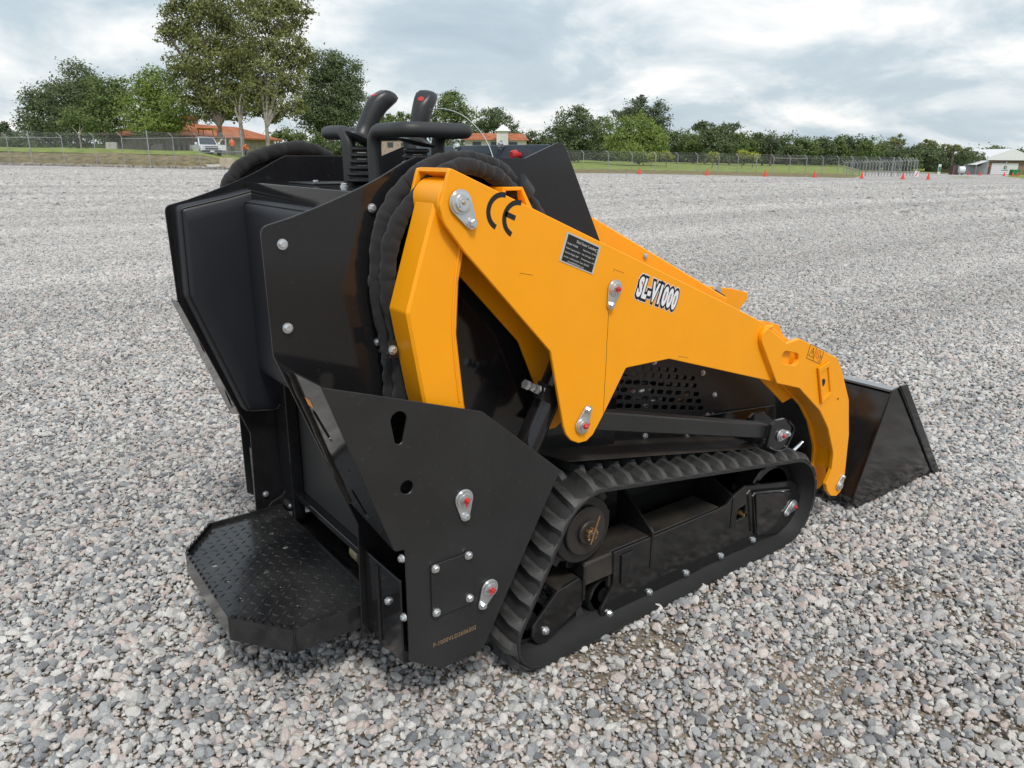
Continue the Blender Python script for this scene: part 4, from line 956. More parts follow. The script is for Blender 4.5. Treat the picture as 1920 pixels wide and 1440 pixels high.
# wheel tracks and raked streaks: the same gravel packed differently along the yard
mp_ = N('ShaderNodeMapping'); mp_.inputs['Rotation'].default_value = (0, 0, R_(-38)); mp_.inputs['Scale'].default_value = (.035, .55, 1); K(geo.outputs['Position'], mp_.inputs['Vector'])
ns = N('ShaderNodeTexNoise'); ns.inputs['Scale'].default_value = 1.0; ns.inputs['Detail'].default_value = 5; K(mp_.outputs[0], ns.inputs['Vector'])
nsr = N('ShaderNodeMapRange'); nsr.inputs[1].default_value = .3; nsr.inputs[2].default_value = .7; nsr.inputs[3].default_value = .84; nsr.inputs[4].default_value = 1.12; K(ns.outputs['Fac'], nsr.inputs[0])
ml = N('ShaderNodeMath'); ml.operation = 'MULTIPLY'; K(nr.outputs[0], ml.inputs[0]); K(nsr.outputs[0], ml.inputs[1])
gn = N('ShaderNodeTexNoise'); gn.inputs['Scale'].default_value = 9.; gn.inputs['Detail'].default_value = 3; gn.inputs['Roughness'].default_value = .8; K(geo.outputs['Position'], gn.inputs['Vector'])
gr_ = N('ShaderNodeMapRange'); gr_.inputs[1].default_value = .36; gr_.inputs[2].default_value = .64; gr_.inputs[3].default_value = .50; gr_.inputs[4].default_value = 1.14; K(gn.outputs['Fac'], gr_.inputs[0])
ml2 = N('ShaderNodeMath'); ml2.operation = 'MULTIPLY'; K(ml.outputs[0], ml2.inputs[0]); K(gr_.outputs[0], ml2.inputs[1]); ml = ml2
mc = N('ShaderNodeMix'); mc.data_type = 'RGBA'; mc.blend_type = 'MULTIPLY'; mc.inputs['Factor'].default_value = 1; K(c1, mc.inputs['A']); K(ml.outputs[0], mc.inputs['B'])
# fine sandy soil that shows between the near stones
n3 = N('ShaderNodeTexNoise'); n3.inputs['Scale'].default_value = 95; n3.inputs['Detail'].default_value = 10; n3.inputs['Roughness'].default_value = .75; K(geo.outputs['Position'], n3.inputs['Vector'])
sr = N('ShaderNodeValToRGB'); sr.color_ramp.elements[0].position = .3; sr.color_ramp.elements[0].color = (.13, .105, .08, 1); sr.color_ramp.elements[1].position = .72; sr.color_ramp.elements[1].color = (.44, .37, .29, 1); K(n3.outputs['Fac'], sr.inputs[0])
ln = N('ShaderNodeVectorMath'); ln.operation = 'LENGTH'; K(geo.outputs['Position'], ln.inputs[0])
lr = N('ShaderNodeMapRange'); lr.inputs[1].default_value = 5.; lr.inputs[2].default_value = 9.; K(ln.outputs['Value'], lr.inputs[0])
mf = N('ShaderNodeMix'); mf.data_type = 'RGBA'; K(lr.outputs[0], mf.inputs['Factor']); K(sr.outputs['Color'], mf.inputs['A']); K(mc.outputs['Result'], mf.inputs['B'])
K(mf.outputs['Result'], p.inputs['Base Color']); p.inputs['Roughness'].default_value = .9; p.inputs['Specular IOR Level'].default_value = .25
b1_ = N('ShaderNodeBump'); b1_.inputs['Strength'].default_value = 1.0; b1_.inputs['Distance'].default_value = .02; b1_.invert = True; K(v1.outputs['Distance'], b1_.inputs['Height'])
b2_ = N('ShaderNodeBump'); b2_.inputs['Strength'].default_value = .5; b2_.inputs['Distance'].default_value = .012; K(n3.outputs['Fac'], b2_.inputs['Height']); K(b1_.outputs[0], b2_.inputs['Normal']); K(b2_.outputs[0], p.inputs['Normal'])

def two_tone(name, a, b, scale, rough=.9, lo=.35, hi=.65, bump=0., detail=6):
    m, t, p = nodes_of(name); N = t.nodes.new; K = t.links.new
    g = N('ShaderNodeNewGeometry'); n_ = N('ShaderNodeTexNoise'); n_.inputs['Scale'].default_value = scale; n_.inputs['Detail'].default_value = detail; n_.inputs['Roughness'].default_value = .65; K(g.outputs['Position'], n_.inputs['Vector'])
    r = N('ShaderNodeValToRGB'); r.color_ramp.elements[0].position = lo; r.color_ramp.elements[0].color = a + (1,); r.color_ramp.elements[1].position = hi; r.color_ramp.elements[1].color = b + (1,)
    K(n_.outputs['Fac'], r.inputs[0]); K(r.outputs[0], p.inputs['Base Color']); p.inputs['Roughness'].default_value = rough; p.inputs['Specular IOR Level'].default_value = .2
    if bump:
        bn = N('ShaderNodeBump'); bn.inputs['Strength'].default_value = 1; bn.inputs['Distance'].default_value = bump; K(n_.outputs['Fac'], bn.inputs['Height']); K(bn.outputs[0], p.inputs['Normal'])
    return m, t, p
two_tone('lawn', (.13, .18, .035), (.27, .32, .08), .8, bump=.15)
two_tone('dry_bank', (.12, .105, .055), (.30, .25, .14), 1.6, bump=.3)
two_tone('rubble', (.20, .19, .17), (.42, .40, .37), 2.5, bump=.1)
two_tone('far_green', (.035, .055, .02), (.085, .12, .04), .35, bump=.6)
two_tone('bark', (.075, .06, .045), (.19, .165, .135), 3, bump=.05)
two_tone('pale_bark', (.17, .15, .125), (.34, .31, .27), 2, bump=.04)
two_tone('plaster', (.50, .47, .42), (.66, .63, .58), .6)
two_tone('white_wall', (.66, .64, .62), (.78, .76, .74), .5)
two_tone('stone_wall', (.26, .24, .20), (.44, .41, .35), 1.8, bump=.08)
two_tone('brick_wall', (.19, .13, .095), (.28, .20, .15), 2.2)
two_tone('pink_stone', (.38, .28, .24), (.52, .41, .36), 3.0, bump=.05)
two_tone('galvanised', (.25, .26, .27), (.37, .38, .39), 2., rough=.55)
two_tone('concrete', (.33, .32, .30), (.48, .46, .43), 3.)
two_tone('block_beige', (.38, .33, .24), (.52, .46, .35), 3.)
two_tone('road', (.40, .38, .36), (.5, .48, .46), .6)
surf('cone_orange', (.72, .065, .03), .5); surf('car_white', (.72, .74, .77), .25, coat=.5, var=.03); surf('car_glass', (.05, .065, .08), .08); surf('tyre', (.02, .02, .02), .8); surf('grille_dark', (.025, .025, .028), .4)
surf('roof_white', (.74, .75, .76), .45); surf('door_white', (.70, .71, .73), .5); surf('bin_green', (.02, .20, .07), .5); surf('machine_yellow', (.75, .38, .02), .4); surf('dark_steel', (.06, .055, .05), .5)
surf('vest_orange', (.80, .16, .04), .8); surf('trousers', (.06, .07, .10), .85); surf('skin', (.35, .20, .13), .6); surf('cabinet_red', (.35, .07, .05), .6); surf('tent_white', (.70, .72, .74), .6)
# clay tile roof
m, t, p = two_tone('clay_tile', (.38, .115, .055), (.56, .22, .12), 1.1)
N = t.nodes.new; K = t.links.new; tcn = N('ShaderNodeTexCoord'); wv = N('ShaderNodeTexWave'); wv.inputs['Scale'].default_value = 1.6; wv.inputs['Distortion'].default_value = .3; K(tcn.outputs['Object'], wv.inputs['Vector'])
bn = N('ShaderNodeBump'); bn.inputs['Distance'].default_value = .08; K(wv.outputs['Fac'], bn.inputs['Height']); K(bn.outputs[0], p.inputs['Normal'])
# chain-link: wires too thin to build one by one
m, t, p = nodes_of('chain_link'); N = t.nodes.new; K = t.links.new
p.inputs['Base Color'].default_value = (.36, .37, .38, 1); p.inputs['Metallic'].default_value = .3; p.inputs['Roughness'].default_value = .5
tcn = N('ShaderNodeTexCoord'); chs = []
for sgn in (1, -1):
    mpn = N('ShaderNodeMapping'); mpn.inputs['Rotation'].default_value = (0, R_(45 * sgn), 0); K(tcn.outputs['Object'], mpn.inputs['Vector'])
    wv = N('ShaderNodeTexWave'); wv.wave_type = 'BANDS'; wv.bands_direction = 'X'; wv.inputs['Scale'].default_value = 4.5; K(mpn.outputs[0], wv.inputs['Vector'])
    gt = N('ShaderNodeMath'); gt.operation = 'GREATER_THAN'; gt.inputs[1].default_value = .988; K(wv.outputs['Fac'], gt.inputs[0]); chs.append(gt)
mxx = N('ShaderNodeMath'); mxx.operation = 'MAXIMUM'; K(chs[0].outputs[0], mxx.inputs[0]); K(chs[1].outputs[0], mxx.inputs[1]); K(mxx.outputs[0], p.inputs['Alpha'])
def leaf_mat(name, dark, light, warm=None):
    m, t, p = nodes_of(name); N = t.nodes.new; K = t.links.new
    g = N('ShaderNodeNewGeometry'); n_ = N('ShaderNodeTexNoise'); n_.inputs['Scale'].default_value = .55; n_.inputs['Detail'].default_value = 7; n_.inputs['Roughness'].default_value = .75; K(g.outputs['Position'], n_.inputs['Vector'])
    r = N('ShaderNodeValToRGB'); r.color_ramp.elements[0].position = .32; r.color_ramp.elements[0].color = dark + (1,); r.color_ramp.elements[1].position = .66; r.color_ramp.elements[1].color = light + (1,); K(n_.outputs['Fac'], r.inputs[0])
    K(r.outputs[0], p.inputs['Base Color']); p.inputs['Roughness'].default_value = .6; p.inputs['Specular IOR Level'].default_value = .25
    tr = N('ShaderNodeBsdfTranslucent'); K(r.outputs[0], tr.inputs['Color']); mx = N('ShaderNodeMixShader'); mx.inputs[0].default_value = .28; K(p.outputs[0], mx.inputs[1]); K(tr.outputs[0], mx.inputs[2]); K(mx.outputs[0], t.nodes['Material Output'].inputs['Surface'])
leaf_mat('leaf_dark', (.072, .100, .050), (.175, .225, .100)); leaf_mat('leaf_mid', (.090, .135, .045), (.215, .280, .100)); leaf_mat('leaf_bright', (.135, .200, .045), (.28, .36, .095))  # leaf tones lightened to stand in for haze over the distance
leaf_mat('leaf_euca', (.120, .140, .045), (.270, .290, .105)); leaf_mat('leaf_blue', (.075, .102, .064), (.165, .205, .115)); leaf_mat('leaf_yellow', (.22, .25, .04), (.42, .44, .09))

# ---- ground sheet: level round the machine, falling gently to the right
rows_d = [-60, 0, 40, 80, 120, 160, 260, 500, 1200, 4000]; rows_l = [-4000, -190, -100, -40, -12, 0, 12, 40, 100, 190, 4000]
vv = []; ff = []
for d_ in rows_d:
    for l_ in rows_l: q = fw * d_ + rt * l_; vv.append((q.x, q.y, gz(l_) - .004))
nl = len(rows_l)
for i in range(len(rows_d) - 1):
    for j in range(nl - 1): ff.append((i * nl + j, i * nl + j + 1, (i + 1) * nl + j + 1, (i + 1) * nl + j))
struct(MB().add(vv, ff).build('gravel_yard', 'yard', smooth=0))

# ---- loose gravel (uncountable): seven stone shapes instanced over scattered points
stones = bpy.data.collections.new('pebble_shapes')
for k in range(8):
    bm = bmesh.new(); bmesh.ops.create_icosphere(bm, subdivisions=2, radius=1.0)
    rs = random.Random(50 + k); cuts = []
    for _ in range(12):
        n_ = Vector((rs.gauss(0, 1), rs.gauss(0, 1), rs.gauss(0, 1))).normalized(); cuts.append((n_, rs.uniform(.50, .82)))
    sc = (1.22, rs.uniform(.80, 1.1), rs.uniform(.58, .85))
    for vtx in bm.verts:
        c = vtx.co.copy()
        for n_, d_ in cuts:
            e_ = c.dot(n_) - d_
            if e_ > 0: c -= n_ * e_
        c *= 1 + .10 * mnoise.noise(c * 1.7 + Vector((k * 7, 0, 0)))
        vtx.co = Vector((c.x * sc[0], c.y * sc[1], c.z * sc[2]))
    me = bpy.data.meshes.new('pebble_shape'); bm.to_mesh(me); bm.free(); me.materials.append(MAT['pebble'])
    me.polygons.foreach_set('use_smooth', [True] * len(me.polygons)); me.set_sharp_from_angle(angle=R_(22))
    o = bpy.data.objects.new('pebble_shape', me); stones.objects.link(o)
def seg_dist(P, a, b):
    a = np.array(a); b = np.array(b); d = b - a; t_ = np.clip(((P - a) @ d) / (d @ d), 0, 1); return np.linalg.norm(P - (a + t_[:, None] * d), axis=1)
def bare(P):
    """where wheels and tracks have scraped the stones away, 0..1"""
    f = np.zeros(len(P))
    for (a, b, w_, s_) in (((1010, 1275), (1240, 1190), .12, .80), ((1150, 1290), (1400, 1420), .18, .62), ((1530, 1330), (1920, 1440), .20, .62), ((1560, 1060), (1940, 1190), .13, .50), ((880, 1270), (990, 1290), .10, .7), ((1240, 1180), (1420, 1090), .06, .5)):
        d_ = seg_dist(P, sZ(*a, 0), sZ(*b, 0)); f = np.maximum(f, s_ * np.clip(1.35 - d_ / w_, 0, 1))
    return f
def vnoise(P, s_, seed):
    return np.array([mnoise.noise(Vector((a * s_, b * s_, seed))) for a, b in P])
pos = []; scl = []; evn = []
def scatter(d0, d1, sp, dia, sig, z_lift, dens=1., even=.2, bf=1.):
    R1 = d1; g = np.arange(-R1 * 1.15, R1 * 1.15, sp); X, Y = np.meshgrid(g, g * .9); X = X + (np.arange(X.shape[0]) % 2)[:, None] * sp / 2
    P = np.stack([X.ravel(), Y.ravel()], 1); P += rng.normal(0, sp * .33, P.shape)
    r_ = np.linalg.norm(P, axis=1); P = P[(r_ >= d0) & (r_ < d1)]
    q = np.concatenate([P, np.full((len(P), 1), -EYE)], 1) @ AX          # to camera axes
    u = CU + FPX * q[:, 0] / np.maximum(q[:, 2], 1e-3); v = CV + FPX * q[:, 1] / np.maximum(q[:, 2], 1e-3)
    k = (q[:, 2] > .2) & (u > -420) & (u < 2340) & (v < 1640); P = P[k]
    if d0 < 6:
        b_ = bare(P); keep = rng.random(len(P)) < dens * (1 - bf * b_ * np.clip(.75 + 1.1 * vnoise(P, 5., 2.2), .25, 1.15)); P = P[keep]
    if 20 < d1 < 40: P = P[rng.random(len(P)) < np.clip(1.25 - (np.linalg.norm(P, axis=1) - 14.) / 13., 0, 1)]
    D = dia * np.exp(rng.normal(0, sig, len(P))); D = np.clip(D, dia * .4, dia * 2.3)
    z = D * .10 + z_lift + rng.uniform(0, 1, len(P)) * .004
    lat = P @ np.array([rt.x, rt.y]); z += np.array([gz(a) for a in lat])
    if d0 < 6: z += .008 * vnoise(P, 1.7, 9.)
    pos.append(np.concatenate([P, z[:, None]], 1)); scl.append(D / 2); evn.append(np.full(len(P), even))
scatter(0.8, 4.6, .0165, .0195, .34, .0015, even=.15)
scatter(0.8, 4.2, .0120, .0085, .30, -.0005, .95, even=.25, bf=.55)
scatter(4.6, 8.5, .0215, .0235, .32, .0005, even=.30)
scatter(8.5, 14., .0320, .033, .28, -.003, even=.50)
scatter(14., 28., .0500, .050, .28, -.009, even=.66)
scatter(22., 68., .1900, .135, .30, -.046, even=.80)
pos = np.concatenate(pos); scl = np.concatenate(scl); NP_ = len(pos)
me = bpy.data.meshes.new('loose_gravel'); me.vertices.add(NP_); me.vertices.foreach_set('co', pos.astype('f').ravel())
a_ = me.attributes.new('even', 'FLOAT', 'POINT'); a_.data.foreach_set('value', np.concatenate(evn).astype('f'))
a_ = me.attributes.new('size', 'FLOAT', 'POINT'); a_.data.foreach_set('value', scl.astype('f'))
rot = np.stack([rng.normal(0, .45, NP_), rng.normal(0, .45, NP_), rng.uniform(0, 6.283, NP_)], 1)
a_ = me.attributes.new('spin', 'FLOAT_VECTOR', 'POINT'); a_.data.foreach_set('vector', rot.astype('f').ravel())
me.materials.append(MAT['pebble'])
grv = bpy.data.objects.new('loose_gravel', me); COL.objects.link(grv); grv['kind'] = 'stuff'; grv['label'] = 'loose grey and pinkish crushed gravel covering the yard'
ng = bpy.data.node_groups.new('gravel_scatter', 'GeometryNodeTree')
ng.interface.new_socket('Geometry', in_out='INPUT', socket_type='NodeSocketGeometry'); ng.interface.new_socket('Geometry', in_out='OUTPUT', socket_type='NodeSocketGeometry')
G = ng.nodes.new; gi, go = G('NodeGroupInput'), G('NodeGroupOutput'); ip = G('GeometryNodeInstanceOnPoints'); ci = G('GeometryNodeCollectionInfo')
ci.inputs['Collection'].default_value = stones; ci.inputs['Separate Children'].default_value = True; ci.inputs['Reset Children'].default_value = True
ip.inputs['Pick Instance'].default_value = True
na = G('GeometryNodeInputNamedAttribute'); na.data_type = 'FLOAT'; na.inputs['Name'].default_value = 'size'
nb = G('GeometryNodeInputNamedAttribute'); nb.data_type = 'FLOAT_VECTOR'; nb.inputs['Name'].default_value = 'spin'
er = G('FunctionNodeEulerToRotation')
gl_ = ng.links.new; gl_(gi.outputs[0], ip.inputs['Points']); gl_(ci.outputs[0], ip.inputs['Instance']); gl_(na.outputs['Attribute'], ip.inputs['Scale']); gl_(nb.outputs['Attribute'], er.inputs[0]); gl_(er.outputs[0], ip.inputs['Rotation']); gl_(ip.outputs[0], go.inputs[0])
grv.modifiers.new('scatter', 'NODES').node_group = ng

# ---- banks and lawns at the edge of the yard
def terrain(name, us, prof, mat, wob=.0):
    """strip of land: for each bearing u, heights along distance (D, z)"""
    vv = []; ff = []; n = len(prof(us[0]))
    for u in us:
        for k, (d_, z_) in enumerate(prof(u)):
            q = hp(u, d_); vv.append((q.x, q.y, q.z + z_ + (wob * mnoise.noise(Vector((q.x * .25, q.y * .25, 5))) if 0 < k else 0)))
    for i in range(len(us) - 1):
        for k in range(n - 1): ff.append((i * n + k, i * n + k + 1, (i + 1) * n + k + 1, (i + 1) * n + k))
    return struct(MB().add(vv, ff).build(name, mat, smooth=80))
def bump_l(u): return 1.0 if u < 380 else max(0., 1 - (u - 380) / 90.)
usl = list(range(-700, 640, 20))
terrain('dry_bank', usl, lambda u: [(66.5, -.05), (67, .06), (68.6, .12 + .14 * bump_l(u)), (70.1, .21 + .56 * bump_l(u)), (71.6, .31 + .86 * bump_l(u))], 'dry_bank', .14)
terrain('lawn', usl, lambda u: [(71.4, .30 + .84 * bump_l(u)), (72.4, .36 + .95 * bump_l(u)), (74, .45 + 1.00 * bump_l(u)), (76, .60 + .92 * bump_l(u)), (84, .85 + .70 * bump_l(u)), (110, 1.1 + .5 * bump_l(u)), (170, 1.6), (330, 2.0)], 'lawn', .08)
usr = list(range(620, 2700, 40))
terrain('dry_bank', usr, lambda u: [(71, -.02), (72, .04), (80, .10), (88, .14)] if u < 1590 else [(71, -.02), (72, -.02), (80, -.02), (88, -.02)], 'dry_bank', .05)
terrain('lawn', usr, lambda u: [(87.8, .13 if u < 1590 else -.03), (92, .30 if u < 1590 else -.02), (110, .55 if u < 1600 else -.02), (150, .9 if u < 1600 else 0), (330, 2.0)], 'lawn', .08)
# driveway where the pickup stands
p0, p1 = hp(395, 66.6), hp(468, 66.6); vv = []
for d_, ua, ub, z_ in ((66.4, 392, 470, .02), (70, 380, 455, .42), (76, 335, 440, .78), (84, 320, 430, .88)):
    for u in (ua, ub): q = hp(u, d_); vv.append((q.x, q.y, q.z + z_ + .06))
struct(MB().add(vv, [(i * 2, i * 2 + 1, i * 2 + 3, i * 2 + 2) for i in range(3)]).build('driveway', 'road', smooth=60))
# rubble along the left edge
mb = MB()
for k in range(420):
    u = rng.uniform(-60, 440); q = hp(u, rng.uniform(66.0, 67.6)); s_ = rng.uniform(.06, .24); b_ = [Vector((rng.normal(), rng.normal(), rng.normal() * .7)).normalized() * s_ for _ in range(8)]
    v8 = [(q.x + sx_ * s_ * rng.uniform(.5, 1), q.y + sy_ * s_ * rng.uniform(.5, 1), q.z + .05 + sz_ * s_ * rng.uniform(.4, .9)) for sx_ in (-1, 1) for sy_ in (-1, 1) for sz_ in (-.5, 1)]
    mb.add(v8, [(0, 1, 3, 2), (4, 6, 7, 5), (0, 4, 5, 1), (2, 3, 7, 6), (0, 2, 6, 4), (1, 5, 7, 3)])
rub = mb.build('edge_rubble', 'rubble', smooth=0); rub['kind'] = 'stuff'; rub['label'] = 'broken stones lining the left edge of the gravel'

# ---- trees
def crown_mesh(name, lobes, leaf, mat, parent, per=900, seed=1, spread=.32):
    g = np.random.default_rng(seed); V = []; 
    for (c, rx, ry, rz) in lobes:
        area = (rx * rz + ry * rz + rx * ry) / 3; nleaf = int(2.6 * per * (area / 4.) ** .9 / (leaf / .26) ** 1.6); ncl = max(10, nleaf // 34)
        d_ = g.normal(size=(ncl, 3)); d_ /= np.linalg.norm(d_, axis=1)[:, None]; rad = g.uniform(.25, 1.0, ncl) ** .45 * g.uniform(.86, 1.10, ncl)
        cc = d_ * rad[:, None] * np.array([rx, ry, rz]) + np.array(c)
        cs = g.uniform(.6, 1.25, ncl) * spread * (min(rx, rz) ** .6)
        k = g.integers(0, ncl, nleaf); P = cc[k] + g.normal(size=(nleaf, 3)) * cs[k][:, None] * np.array([1, 1, .62])
        out = (P - np.array(c)) / np.array([rx, ry, rz]); nrm = g.normal(size=(nleaf, 3)) * .75 + out / (np.linalg.norm(out, axis=1)[:, None] + 1e-6) * .8 + np.array([0, 0, .45]); nrm /= np.linalg.norm(nrm, axis=1)[:, None]
        a = np.cross(nrm, g.normal(size=(nleaf, 3))); a /= np.linalg.norm(a, axis=1)[:, None] + 1e-9; b = np.cross(nrm, a)
        s_ = leaf * g.uniform(.6, 1.3, nleaf)[:, None]
        V.append(np.stack([P - a * s_ * .5, P + b * s_ * .30, P + a * s_ * .5, P - b * s_ * .30], 1).reshape(-1, 3))
    V = np.concatenate(V); n = len(V) // 4
    me = bpy.data.meshes.new(name); me.vertices.add(len(V)); me.vertices.foreach_set('co', V.astype('f').ravel())
    me.loops.add(n * 4); me.loops.foreach_set('vertex_index', np.arange(n * 4, dtype='i')); me.polygons.add(n); me.polygons.foreach_set('loop_start', np.arange(0, n * 4, 4, dtype='i'))
    me.update(); me.validate()
    return link_mesh(name, me, mat, parent, smooth=0)
TREE_N = [0]
def tree(label, D, base, lobes, mat, group=None, leaf=.28, per=900, bark='bark', tr=.16, spread=.32, deep=1.0, name='tree', zb=None, depth_jit=.35):
    TREE_N[0] += 1; seed = TREE_N[0] * 13
    b = hp(base[0], D); b.z = zv(base[0], base[1], D) if zb is None else zb; b.z -= .25
    root = empty(name, b, label, 'tree' if name == 'tree' else 'shrub', group); g = random.Random(seed)
    px = D / FPX; L3 = []
    for (u, v, ru, rv) in lobes:
        c = sD(u, v, D + g.uniform(-1, 1) * depth_jit * ru * px); L3.append((tuple(c), ru * px, ru * px * deep, rv * px))
    # trunk and limbs
    low = min(l[0][2] - l[3] for l in L3); top = max(l[0][2] for l in L3); fork = Vector((b.x, b.y, b.z + max(.8, (low - b.z) * .9)))
    mb = MB(); mb.tube(spline([b, b.lerp(fork, .5) + Vector((g.uniform(-.1, .1), g.uniform(-.1, .1), 0)), fork], 4), [tr * (1.25 - .45 * k / 8) for k in range(9)], 8)
    for (c, rx, ry, rz) in L3:
        C = Vector(c); mid = fork.lerp(C, .5) + Vector((g.uniform(-.4, .4), g.uniform(-.4, .4), g.uniform(0, .5))); pts = spline([fork - Vector((0, 0, .2)), mid, C], 5); mb.tube(pts, [tr * .72 * (1 - .75 * k / (len(pts) - 1)) for k in range(len(pts))], 6)
        for _ in range(3):
            e_ = C + Vector((g.uniform(-.7, .7) * rx, g.uniform(-.7, .7) * ry, g.uniform(.0, .8) * rz)); s0 = fork.lerp(C, g.uniform(.5, .9)); mb.tube([s0, s0.lerp(e_, .5) + Vector((0, 0, .1)), e_], [tr * .28, tr * .2, tr * .08], 5)
    mb.build('trunk', bark, root, smooth=60)
    crown_mesh('crown', L3, leaf, mat, root, per, seed, spread)
    return root
GL, GR = 'trees behind the left fence', 'trees along the far side of the yard'
tree('dark green rounded tree at the far left of the left tree cluster', 92, (95, 285), [(62, 240, 32, 34), (95, 225, 42, 48), (70, 190, 26, 26), (110, 190, 34, 34)], 'leaf_dark', GL, per=1000)
tree('tallest dark tree of the left cluster, pointed top', 90, (150, 284), [(146, 150, 30, 36), (128, 190, 42, 45), (165, 195, 42, 45), (140, 240, 50, 32), (170, 160, 25, 25)], 'leaf_dark', GL, per=1000)
tree('olive tree with loose leaves in the middle of the left cluster', 88, (208, 282), [(195, 180, 36, 40), (215, 205, 40, 40), (195, 240, 42, 28), (228, 170, 22, 25)], 'leaf_mid', GL, per=900)
tree('fresh green full tree at the right end of the left cluster', 84, (288, 268), [(300, 170, 40, 46), (322, 210, 34, 36), (268, 200, 40, 42), (290, 235, 52, 22), (276, 158, 22, 26)], 'leaf_bright', GL, per=1100)
tree('small young tree with whitewashed trunk in front of the left cluster', 80, (156, 280), [(150, 222, 30, 20), (132, 234, 20, 13), (170, 234, 16, 12)], 'leaf_mid', GL, per=900, bark='pale_bark', tr=.08)
tree('low grey-green tree at the left picture edge', 150, (8, 280), [(8, 250, 18, 20), (26, 262, 20, 16), (-20, 255, 22, 22)], 'leaf_blue', GL, leaf=.5)
tree('low shrubby growth behind the left fence corner', 84, (40, 285), [(18, 272, 30, 16), (58, 272, 26, 14)], 'leaf_dark', GL, name='shrub')
tree('tall open olive-green gum tree above the tiled house', 82, (418, 276), [(385, 55, 58, 48), (335, 40, 32, 36), (318, 66, 22, 22), (425, 15, 50, 38), (400, 120, 60, 46), (350, 130, 36, 36), (440, 90, 40, 46), (365, 180, 34, 28), (415, 182, 42, 32), (455, 160, 36, 40), (360, 5, 36, 26), (395, 208, 34, 20), (436, 208, 28, 20)], 'leaf_euca', GL, leaf=.30, per=1000, bark='bark', tr=.24, spread=.30)
tree('tall gum tree with pale trunk and ragged right side', 78, (505, 280), [(520, 30, 46, 42), (556, 12, 32, 20), (480, 70, 32, 50), (535, 92, 36, 34), (562, 105, 24, 24), (505, 140, 36, 38), (545, 150, 34, 26), (484, 182, 34, 34), (514, 192, 32, 30), (500, 212, 28, 18), (556, 200, 24, 14), (500, 0, 44, 30)], 'leaf_euca', GL, leaf=.30, per=950, bark='pale_bark', tr=.20, spread=.28)
tree('slender multi-stem gum between the two tall gum trees', 80, (457, 278), [(445, 195, 24, 24), (470, 160, 24, 34), (458, 118, 26, 30)], 'leaf_euca', GL, leaf=.25, per=520, bark='pale_bark', tr=.22, spread=.24)
tree('dense very dark green tree right of the gum trees', 92, (624, 262), [(620, 175, 50, 46), (655, 145, 28, 34), (600, 130, 34, 34), (590, 205, 44, 36), (655, 195, 34, 40), (628, 115, 20, 22), (625, 225, 48, 24)], 'leaf_dark', GL, per=1300, tr=.3)
tree('small pale bushes seen under the dense dark tree', 120, (560, 268), [(545, 255, 26, 14), (580, 255, 24, 14), (520, 258, 20, 12)], 'leaf_mid', GL, leaf=.4, name='shrub')
for k, (u, v, r) in enumerate(((712, 228, 14), (732, 226, 13), (752, 226, 14), (770, 232, 14), (695, 235, 14))):
    tree(('conical cypress just left of the joystick', 'second conical cypress behind the left joystick', 'third conical cypress between the joysticks', 'conical cypress beside the right joystick', 'stubby cypress next to the dense dark tree')[k], 130, (u, 262), [(u, v + 12, r, 20), (u, v - 2, r * .6, 16)], 'leaf_mid', 'distant cypresses', leaf=.42, per=900)
tree('light green airy tree right of the right joystick', 108, (846, 268), [(846, 200, 32, 26), (835, 225, 40, 24), (868, 222, 26, 24), (845, 182, 18, 14)], 'leaf_mid', GR, per=900, leaf=.34)
tree('dark tree over the white house with the tower', 138, (925, 270), [(915, 225, 28, 22), (945, 238, 24, 22), (898, 245, 26, 20), (930, 215, 16, 14)], 'leaf_dark', GR, leaf=.38)
tree('low bushes right of the white house tower', 122, (985, 280), [(965, 262, 22, 14), (1000, 262, 24, 15), (1030, 268, 20, 16)], 'leaf_dark', GR, leaf=.38, name='shrub')
tree('broad dark tree left of the bright green round tree', 122, (1078, 300), [(1072, 235, 34, 30), (1050, 258, 30, 26), (1100, 250, 32, 36), (1070, 278, 40, 22), (1085, 212, 16, 14)], 'leaf_dark', GR, leaf=.36, per=1000)
tree('mid green tree in the gap beside the bright round tree', 126, (1135, 300), [(1132, 245, 28, 26), (1130, 272, 34, 24)], 'leaf_mid', GR, leaf=.38)
tree('tall dark spiky tree behind the bright green round tree', 140, (1192, 300), [(1195, 205, 22, 24), (1172, 214, 24, 14), (1218, 216, 20, 18), (1238, 222, 18, 34), (1235, 250, 24, 30), (1200, 190, 10, 12)], 'leaf_blue', GR, leaf=.38, per=1000)
tree('bright yellow-green round tree in the middle distance', 108, (1196, 304), [(1192, 245, 40, 28), (1170, 268, 36, 22), (1220, 266, 34, 24), (1195, 285, 50, 16)], 'leaf_bright', GR, leaf=.32, per=1300)
